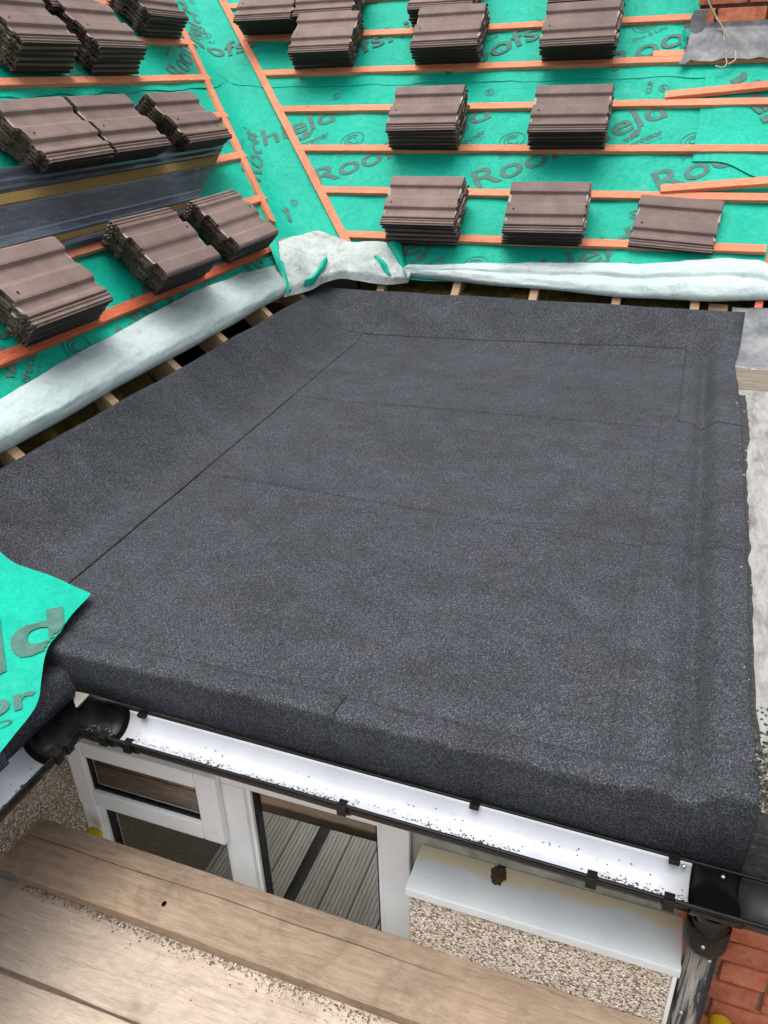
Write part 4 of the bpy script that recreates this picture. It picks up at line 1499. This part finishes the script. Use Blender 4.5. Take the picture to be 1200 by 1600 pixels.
obj('trough', half_round(gpt(-1.305), gpt(0.200), GR, .003, FS, nl=20), 'black_pvc', gut, smooth=True)
ln = obj('white_lining', half_round(gpt(-1.285), gpt(0.196), GR - .0022, .0016, FS, a0=181, a1=354, nl=20), 'white_liner', gut, smooth=True)
# rolled outer and inner lips
for sgn, nm in ((-1, 'outer_lip'), (1, 'inner_lip')):
    obj(nm, tube([gpt(-1.364 + 2.234 * i / 20, sgn * (GR + .002), .001) for i in range(21)], .0055 if sgn < 0 else .004, 8), 'black_pvc', gut, smooth=True)


def clip(x, parent=gut):
    bm = half_round(gpt(x - .012, 0, 0), gpt(x + .012, 0, 0), GR + .003, .004, FS, a0=300, a1=363, nl=1)
    box(bm, x - .011, x + .011, GYc - GR - .009, GYc - GR + .012, gz(x) + .004, gz(x) + .008, bev=.0012)
    box(bm, x - .012, x + .012, GYc - GR - .012, GYc - GR - .005, gz(x) - .024, gz(x) + .008, bev=.0012)
    o = obj('gutter_clip', bm, 'black_pvc', parent)


for x in (-1.288, -1.212, -0.600, -0.010, 0.152, 0.372): clip(x)
# fascia brackets under the felt edge
for x in (-1.24, -0.30, 0.158):
    obj('fascia_bracket', B(x - .012, x + .012, GYc + GR - .016, GYc + GR + .008, gz(x) - .006, gz(x) + .006, bev=.002), 'black_pvc', gut)
# outlet and the black length right of it
obj('outlet_body', half_round(gpt(0.197), gpt(0.300), GR + .002, .004, FS, nl=4), 'black_pvc', gut, smooth=True)
obj('black_length', half_round(gpt(0.298), gpt(0.95), GR, .003, FS, nl=6), 'dusty_pvc', gut, smooth=True)
bm = bmesh.new()
oc = Vector((0.248, GYc - .004, gz(.248) - .052))
for rr_, za, zb in ((.040, .010, -.075),):
    n = 28
    rings = []
    for rad, dz in ((.052, .022), (.044, .010), (.040, -.004), (.039, -.075), (.043, -.075), (.044, -.006), (.050, .006), (.0545, .016)):
        rings.append([bm.verts.new(oc + Vector((math.cos(a) * rad * .96, math.sin(a) * min(rad, .050), dz))) for a in [2 * math.pi * k / n for k in range(n)]])
    for i in range(len(rings) - 1):
        for k in range(n):
            bm.faces.new((rings[i][k], rings[i][(k + 1) % n], rings[i + 1][(k + 1) % n], rings[i + 1][k]))
bmesh.ops.recalc_face_normals(bm, faces=bm.faces)
obj('outlet_spout', bm, 'black_pvc', gut, smooth=True)
bm = bmesh.new()
cyl(bm, oc + Vector((0, 0, .016)), oc + Vector((0, 0, -.02)), .043, seg=28)
obj('outlet_shade_plug', bm, 'hole', gut)  # black plug stands for the shade down inside the outlet
for x, dy, dz in ((0.180, .050, -.010), (0.262, .052, -.012)):
    p = Vector(gpt(x, dy, dz))
    obj('bolt', cyl(bmesh.new(), p, p + Vector((0, -.006, .001)), .0055, .004, 12), 'bolt', gut, smooth=True)

# corner joint: the internal angle where the two gutters meet
GX = -1.424
def ang_bm():
    bm = half_round((-1.50, GYc, gz(-1.35)), (-1.283, GYc, gz(-1.30)), GR + .003, .004, FS, nl=4)
    b2 = half_round((GX, 1.40, gz(-1.35)), (GX, 1.165, gz(-1.35)), GR + .003, .004, (1, 0, 0), nl=4)
    pn = Vector((1, 1, 0)).normalized(); pc = (GX, GYc, 0)
    bmesh.ops.bisect_plane(bm, geom=bm.verts[:] + bm.edges[:] + bm.faces[:], plane_co=pc, plane_no=pn, clear_inner=True)
    bmesh.ops.bisect_plane(b2, geom=b2.verts[:] + b2.edges[:] + b2.faces[:], plane_co=pc, plane_no=pn, clear_outer=True)
    me = bpy.data.meshes.new('t'); b2.to_mesh(me); b2.free(); bm.from_mesh(me); bpy.data.meshes.remove(me)
    return bm
obj('corner_joint', ang_bm(), 'black_pvc', gut, smooth=True)
bm = bmesh.new()
q = [bm.verts.new(p) for p in ((-1.488, 1.358, -.118), (-1.425, 1.362, -.120), (-1.452, 1.330, -.150), (-1.488, 1.364, -.124), (-1.425, 1.368, -.126), (-1.452, 1.338, -.156))]
for f in ((0, 1, 2), (5, 4, 3), (0, 3, 4, 1), (1, 4, 5, 2), (2, 5, 3, 0)): bm.faces.new([q[i] for i in f])
obj('mortar_shard', bm, 'soffit', gut)

rg = thing('rain_gutter', 'short half-round gutter with white inside along the left return', 'gutter', (GX, 0.8, -0.2))
zr = gz(-1.35) - .001
obj('trough', half_round((GX, 1.17, zr), (GX, 0.3, zr - .004), GR, .003, (1, 0, 0), nl=10), 'black_pvc', rg, smooth=True)
obj('white_lining', half_round((GX, 1.150, zr), (GX, 0.3, zr - .004), GR - .0022, .0016, (1, 0, 0), a0=181, a1=354, nl=10), 'white_liner', rg, smooth=True)
obj('outer_lip', tube([(GX + GR + .002, 1.242 - .9 * i / 10, zr + .001) for i in range(11)], .0055, 8), 'black_pvc', rg, smooth=True)
for y in (1.190, 1.150):
    bm = B(GX + GR - .022, GX + GR + .010, y - .015, y + .015, zr + .004, zr + .009, bev=.0012)
    box(bm, GX + GR + .004, GX + GR + .013, y - .012, y + .012, zr - .026, zr + .008, bev=.0012)
    obj('gutter_clip', bm, 'black_pvc', rg)

# dirt flecks lying in the gutters
rr_ = GR - .0026
pts = []
for _ in range(2400):
    x = random.uniform(-1.27, .19)
    dy = -.020 + abs(random.gauss(0, .012)) if random.random() < .93 else random.uniform(-.02, .04)
    if nz(x, dy * 9, 0, 5) + .25 * random.random() < -.02: continue
    pts.append(Vector((x, GYc + dy, gz(x) - math.sqrt(rr_ ** 2 - dy ** 2) + .0005)))
o = obj('dirt_fleck', stones(pts, .0009, .0030, .3, Vector((0, .25, .97))), 'speck', gut); o['kind'] = 'stuff'
pts = []
for _ in range(520):
    y = random.uniform(.5, 1.14)
    dx = .020 - abs(random.gauss(0, .016))
    if nz(y, dx * 9, 3, 6) < -.1: continue
    pts.append(Vector((GX + dx, y, zr - .002 - math.sqrt(rr_ ** 2 - dx ** 2) + .0025)))
o = obj('dirt_fleck', stones(pts, .0012, .004, .25, Vector((-.5, 0, .85))), 'speck', rg); o['kind'] = 'stuff'
pts = [Vector((random.uniform(-1.40, -1.30), GYc - random.uniform(-.01, .045), gz(-1.35) - .05 + random.uniform(0, .012))) for _ in range(300)]
o = obj('silt', stones(pts, .0010, .0026, .5), 'moss', gut); o['kind'] = 'stuff'

# ---- downpipe
dp = thing('downpipe', 'black downpipe with peeling pale paint below the gutter outlet', 'downpipe', (0.248, GYc, -2.7))
obj('pipe', cyl(bmesh.new(), (0.248, GYc + .012, -2.7), (0.248, GYc + .002, -0.33), .036, seg=32), 'pipe', dp, smooth=True)
bm = bmesh.new(); n = 28
rings = []
for rad, dz in ((.0455, -.268), (.0475, -.272), (.0475, -.330), (.046, -.338), (.040, -.346), (.037, -.346)):
    rings.append([bm.verts.new((0.248 + math.cos(2 * math.pi * k / n) * rad, GYc + math.sin(2 * math.pi * k / n) * rad, dz + .012)) for k in range(n)])
for i in range(len(rings) - 1):
    for k in range(n):
        bm.faces.new((rings[i][k], rings[i][(k + 1) % n], rings[i + 1][(k + 1) % n], rings[i + 1][k]))
bmesh.ops.recalc_face_normals(bm, faces=bm.faces)
obj('socket', bm, 'black_pvc', dp, smooth=True)
for a, z in ((-100, -.29), (-70, -.345), (-115, -.56)):
    d = Vector((math.cos(R(a)), math.sin(R(a)), 0))
    p = Vector((0.248, GYc, z)) + d * (.047 if z > -.34 else .037)
    obj('bolt', cyl(bmesh.new(), p, p + d * .004, .005, .004, 12), 'bolt', dp, smooth=True)

# ================================================================ TEAL SHEET over the near corner
ts = thing('loose_membrane', 'loose teal membrane sheet draped over the near left corner of the felt', 'membrane', (-1.8, 1.3, 0.02))
EDGE = [(-2.30, 1.70), (-1.971, 1.656), (-1.844, 1.66), (-1.746, 1.648), (-1.576, 1.612), (-1.557, 1.513), (-1.525, 1.401), (-1.505, 1.325), (-1.475, 1.262), (-1.430, 1.180), (-1.415, 1.055), (-1.42, .90), (-1.47, 0.70)]


def tsz(x, y):
    z = max(fz(x, max(y, 1.40)), 0.0) + 0.034 - 0.050 * (1 - sstep(1.22, 1.375, y)) - 0.016 * (1 - sstep(1.0, 1.25, y))
    z += 0.010 * nz(x, y, 6, 4) + 0.006 * nz(x + y, x - y, 2, 8)
    return z


def edge_at(t):
    q = t * (len(EDGE) - 1); i = min(int(q), len(EDGE) - 2)
    a, b = Vector(EDGE[i]), Vector(EDGE[i + 1])
    lin = a + (b - a) * (q - i)
    w_ = 0.9 if 3 <= i <= 4 else 0.0
    return lin * w_ + tabxy(EDGE, t) * (1 - w_)


def ts_pt(s, t):
    q = edge_at(t)
    c = Vector((-2.5, 1.05))
    p = c + (q - c) * (0.02 + 0.98 * s)
    e = sstep(.9, 1, s)
    return Vector((p.x, p.y, tsz(p.x, p.y) + 0.003 * e * (nz(p.x, p.y, 3, 9) * .6 + .3)))
tso = obj('sheet', grid(60, 90, ts_pt), 'membrane', ts, smooth=True)
P = Print()
a_ = math.atan2(1.396 - 1.341, -1.541 + 1.595)
P.text('Roofshield', (-2.452, 0.437), R(44), 1.36, 0.195, 0.024)
P.text('proctor', (-1.772, 0.868), R(44), 0.47, 0.085, 0.02)
P.text('GROUP LTD', (-1.732, 0.838), R(44), 0.40, 0.026)
P.poly([(0, 0), (.05, 0), (.05, .10), (0, .10)], (-1.590, 1.135), R(44))
def ts_clip(x, y):
    # inside the sheet outline
    pts = [edge_at(k / 60) for k in range(61)] + [Vector((-2.5, 1.05))]
    c = False
    for i in range(len(pts)):
        a, b = pts[i], pts[i - 1]
        if (a.y > y) != (b.y > y) and x < (b.x - a.x) * (y - a.y) / (b.y - a.y) + a.x: c = not c
    return c
P.build(lambda x, y: Vector((x, y, tsz(x, y) + 0.0045)), tso, ts_clip, 0.015)

# ================================================================ SCAFFOLD
ZB = -0.66


def board(y0, y1, ztop, x0, x1, rot, mat, label, crack=False):
    L = x1 - x0; wdt = y1 - y0
    t = thing('scaffold_board', label, 'scaffold board', ((x0 + x1) / 2, (y0 + y1) / 2, ztop - .038), 'scaffold boards of the platform')
    t.rotation_euler = (0, 0, rot)
    bm = bmesh.new()
    n = 60
    T_ = 0.038
    prof = [(-wdt / 2, -T_), (-wdt / 2, -.004), (-wdt / 2 + .004, 0), (-wdt / 4, 0), (0, 0), (wdt / 4, 0), (wdt / 2 - .004, 0), (wdt / 2, -.004), (wdt / 2, -T_)]
    ph = random.uniform(0, 30)
    if crack:
        yc = wdt / 2 - .070
        prof = [(-wdt / 2, -T_), (-wdt / 2, -.004), (-wdt / 2 + .004, 0), (-wdt / 4, 0), (0, 0), (yc - .002, 0), (yc, -.016), (yc + .002, 0), (wdt / 2 - .004, 0), (wdt / 2, -.004), (wdt / 2, -T_)]
    rows = []
    for i in range(n + 1):
        x = -L / 2 + L * i / n
        r_ = []
        fade = 1 - sstep(.28, .40, i / n)
        for k, (y, z) in enumerate(prof):
            zz = z
            yy = y
            if crack and k in (5, 6, 7):
                yy = y + .008 * nz(x, 3, 0, 3) + .02 * (i / n)
                if k == 6: zz = z * fade
            edge = abs(y) > wdt / 2 - .005
            r_.append(bm.verts.new((x + (.004 * nz(y, ph, 0, 20) if i in (0, n) else 0), yy + (.003 * nz(x, ph, y, 4) if edge else 0), zz + .038 + .0025 * nz(x, y + ph, 0, 2.5) - (.003 * max(0, nz(x, ph + 9, 0, 9)) if edge and z > -.01 else 0))))
        rows.append(r_)
    for i in range(n):
        for k in range(len(prof) - 1):
            bm.faces.new((rows[i][k], rows[i + 1][k], rows[i + 1][k + 1], rows[i][k + 1]))
        bm.faces.new((rows[i][-1], rows[i + 1][-1], rows[i + 1][0], rows[i][0]))
    bm.faces.new(rows[0]); bm.faces.new(rows[-1][::-1])
    bmesh.ops.recalc_face_normals(bm, faces=bm.faces)
    o = obj('plank', bm, mat)
    o.parent = t
    b2 = bmesh.new()
    xe = -L / 2
    for (y0_, y1_, z0_, z1_) in ((-wdt / 2 - .0025, wdt / 2 + .0025, .0385, .0405), (-wdt / 2 - .0025, wdt / 2 + .0025, -.0025, -.0005), (-wdt / 2 - .0025, -wdt / 2 - .0005, -.0005, .0385), (wdt / 2 + .0005, wdt / 2 + .0025, -.0005, .0385)):
        box(b2, xe + .004, xe + .028, y0_, y1_, z0_, z1_)
    if not crack:
        o2 = obj('end_band', b2, 'galv'); o2.parent = t
    else:
        b2.free()
        o2 = obj('end_plate', B(xe + .0, xe + .075, -wdt / 2 - .004, -wdt / 2 - .0015, .004, .036), 'galv'); o2.parent = t
    return t


board(1.090, 1.288, ZB, -1.705, 2.0, R(-0.7), 'board', 'upper scaffold board laid on top, its edge against the window', crack=True)
board(0.888, 1.120, ZB - .0410, -1.76, 2.0, R(0.0), 'board_pale', 'pale lower scaffold board scattered with grit beside the upper board')
board(0.646, 0.877, ZB - .0430, -1.75, 2.0, R(0.0), 'board_pale', 'pale scaffold board cut by the bottom left corner')
board(0.404, 0.636, ZB - .0410, -1.75, 2.0, R(0.0), 'board_pale', 'scaffold board nearest the photographer')

pts = []
for _ in range(2500):
    x = random.uniform(-1.6, .7)
    d = abs(random.gauss(0, .016)) * (0.5 + sstep(-1.5, -.9, x)) + (random.random() < .05) * random.uniform(0, .15)
    y = 1.087 - 0.0157 * (x - .15) - .004 - d
    if d > .02 and random.random() < .6: continue
    pts.append(Vector((x, y, ZB - .0385 + random.uniform(0, .006) * (d < .02))))
o = obj('grit', stones(pts, .0012, .0036, .6), 'grit'); tag(o, 'loose grit and chippings swept along the step between the boards', 'grit', kind='stuff')
# a small mark on the board
bm = bmesh.new()
bmesh.ops.create_icosphere(bm, subdivisions=2, radius=1)
for v in bm.verts:
    k = 1 + .3 * nz(v.co.x, v.co.y, v.co.z, 2)
    v.co = Vector((v.co.x * .007 * k - 1.148, v.co.y * .009 * k + 1.170, max(0, v.co.z) * .004 + ZB + .0015))
o = obj('tar_blob', bm, 'hole', None, smooth=True); tag(o, 'small black blob stuck to the upper scaffold board', 'blob')


def sc_tube(x, y1, z, label):
    t = thing('scaffold_tube', label, 'scaffold tube', (x, 0.4, z), 'scaffold tubes under the boards')
    obj('tube', cyl(bmesh.new(), (x, -0.6, z), (x, y1 - .02, z), .0242, seg=24), 'galv', t, smooth=True)
    bm = bmesh.new()
    cyl(bm, (x, y1 - .05, z), (x, y1, z), .0275, seg=24)
    bmesh.ops.bevel(bm, geom=[e for e in bm.edges if e.calc_face_angle(0) > 1], offset=.004, segments=2, affect='EDGES')
    obj('end_cap', bm, 'yellow', t)


sc_tube(-1.570, 1.385, -0.766, 'scaffold tube with yellow end cap peeping over the board by the window')
sc_tube(-1.13, 1.36, -1.45, 'lower scaffold tube running toward the house, mirrored in the big pane')
sc_tube(0.350, 1.410, -0.766, 'scaffold tube with yellow end cap beside the downpipe')

for o in S.objects:
    if o.parent is None and o.get('category') and not o.get('kind'):
        o['kind'] = 'thing'
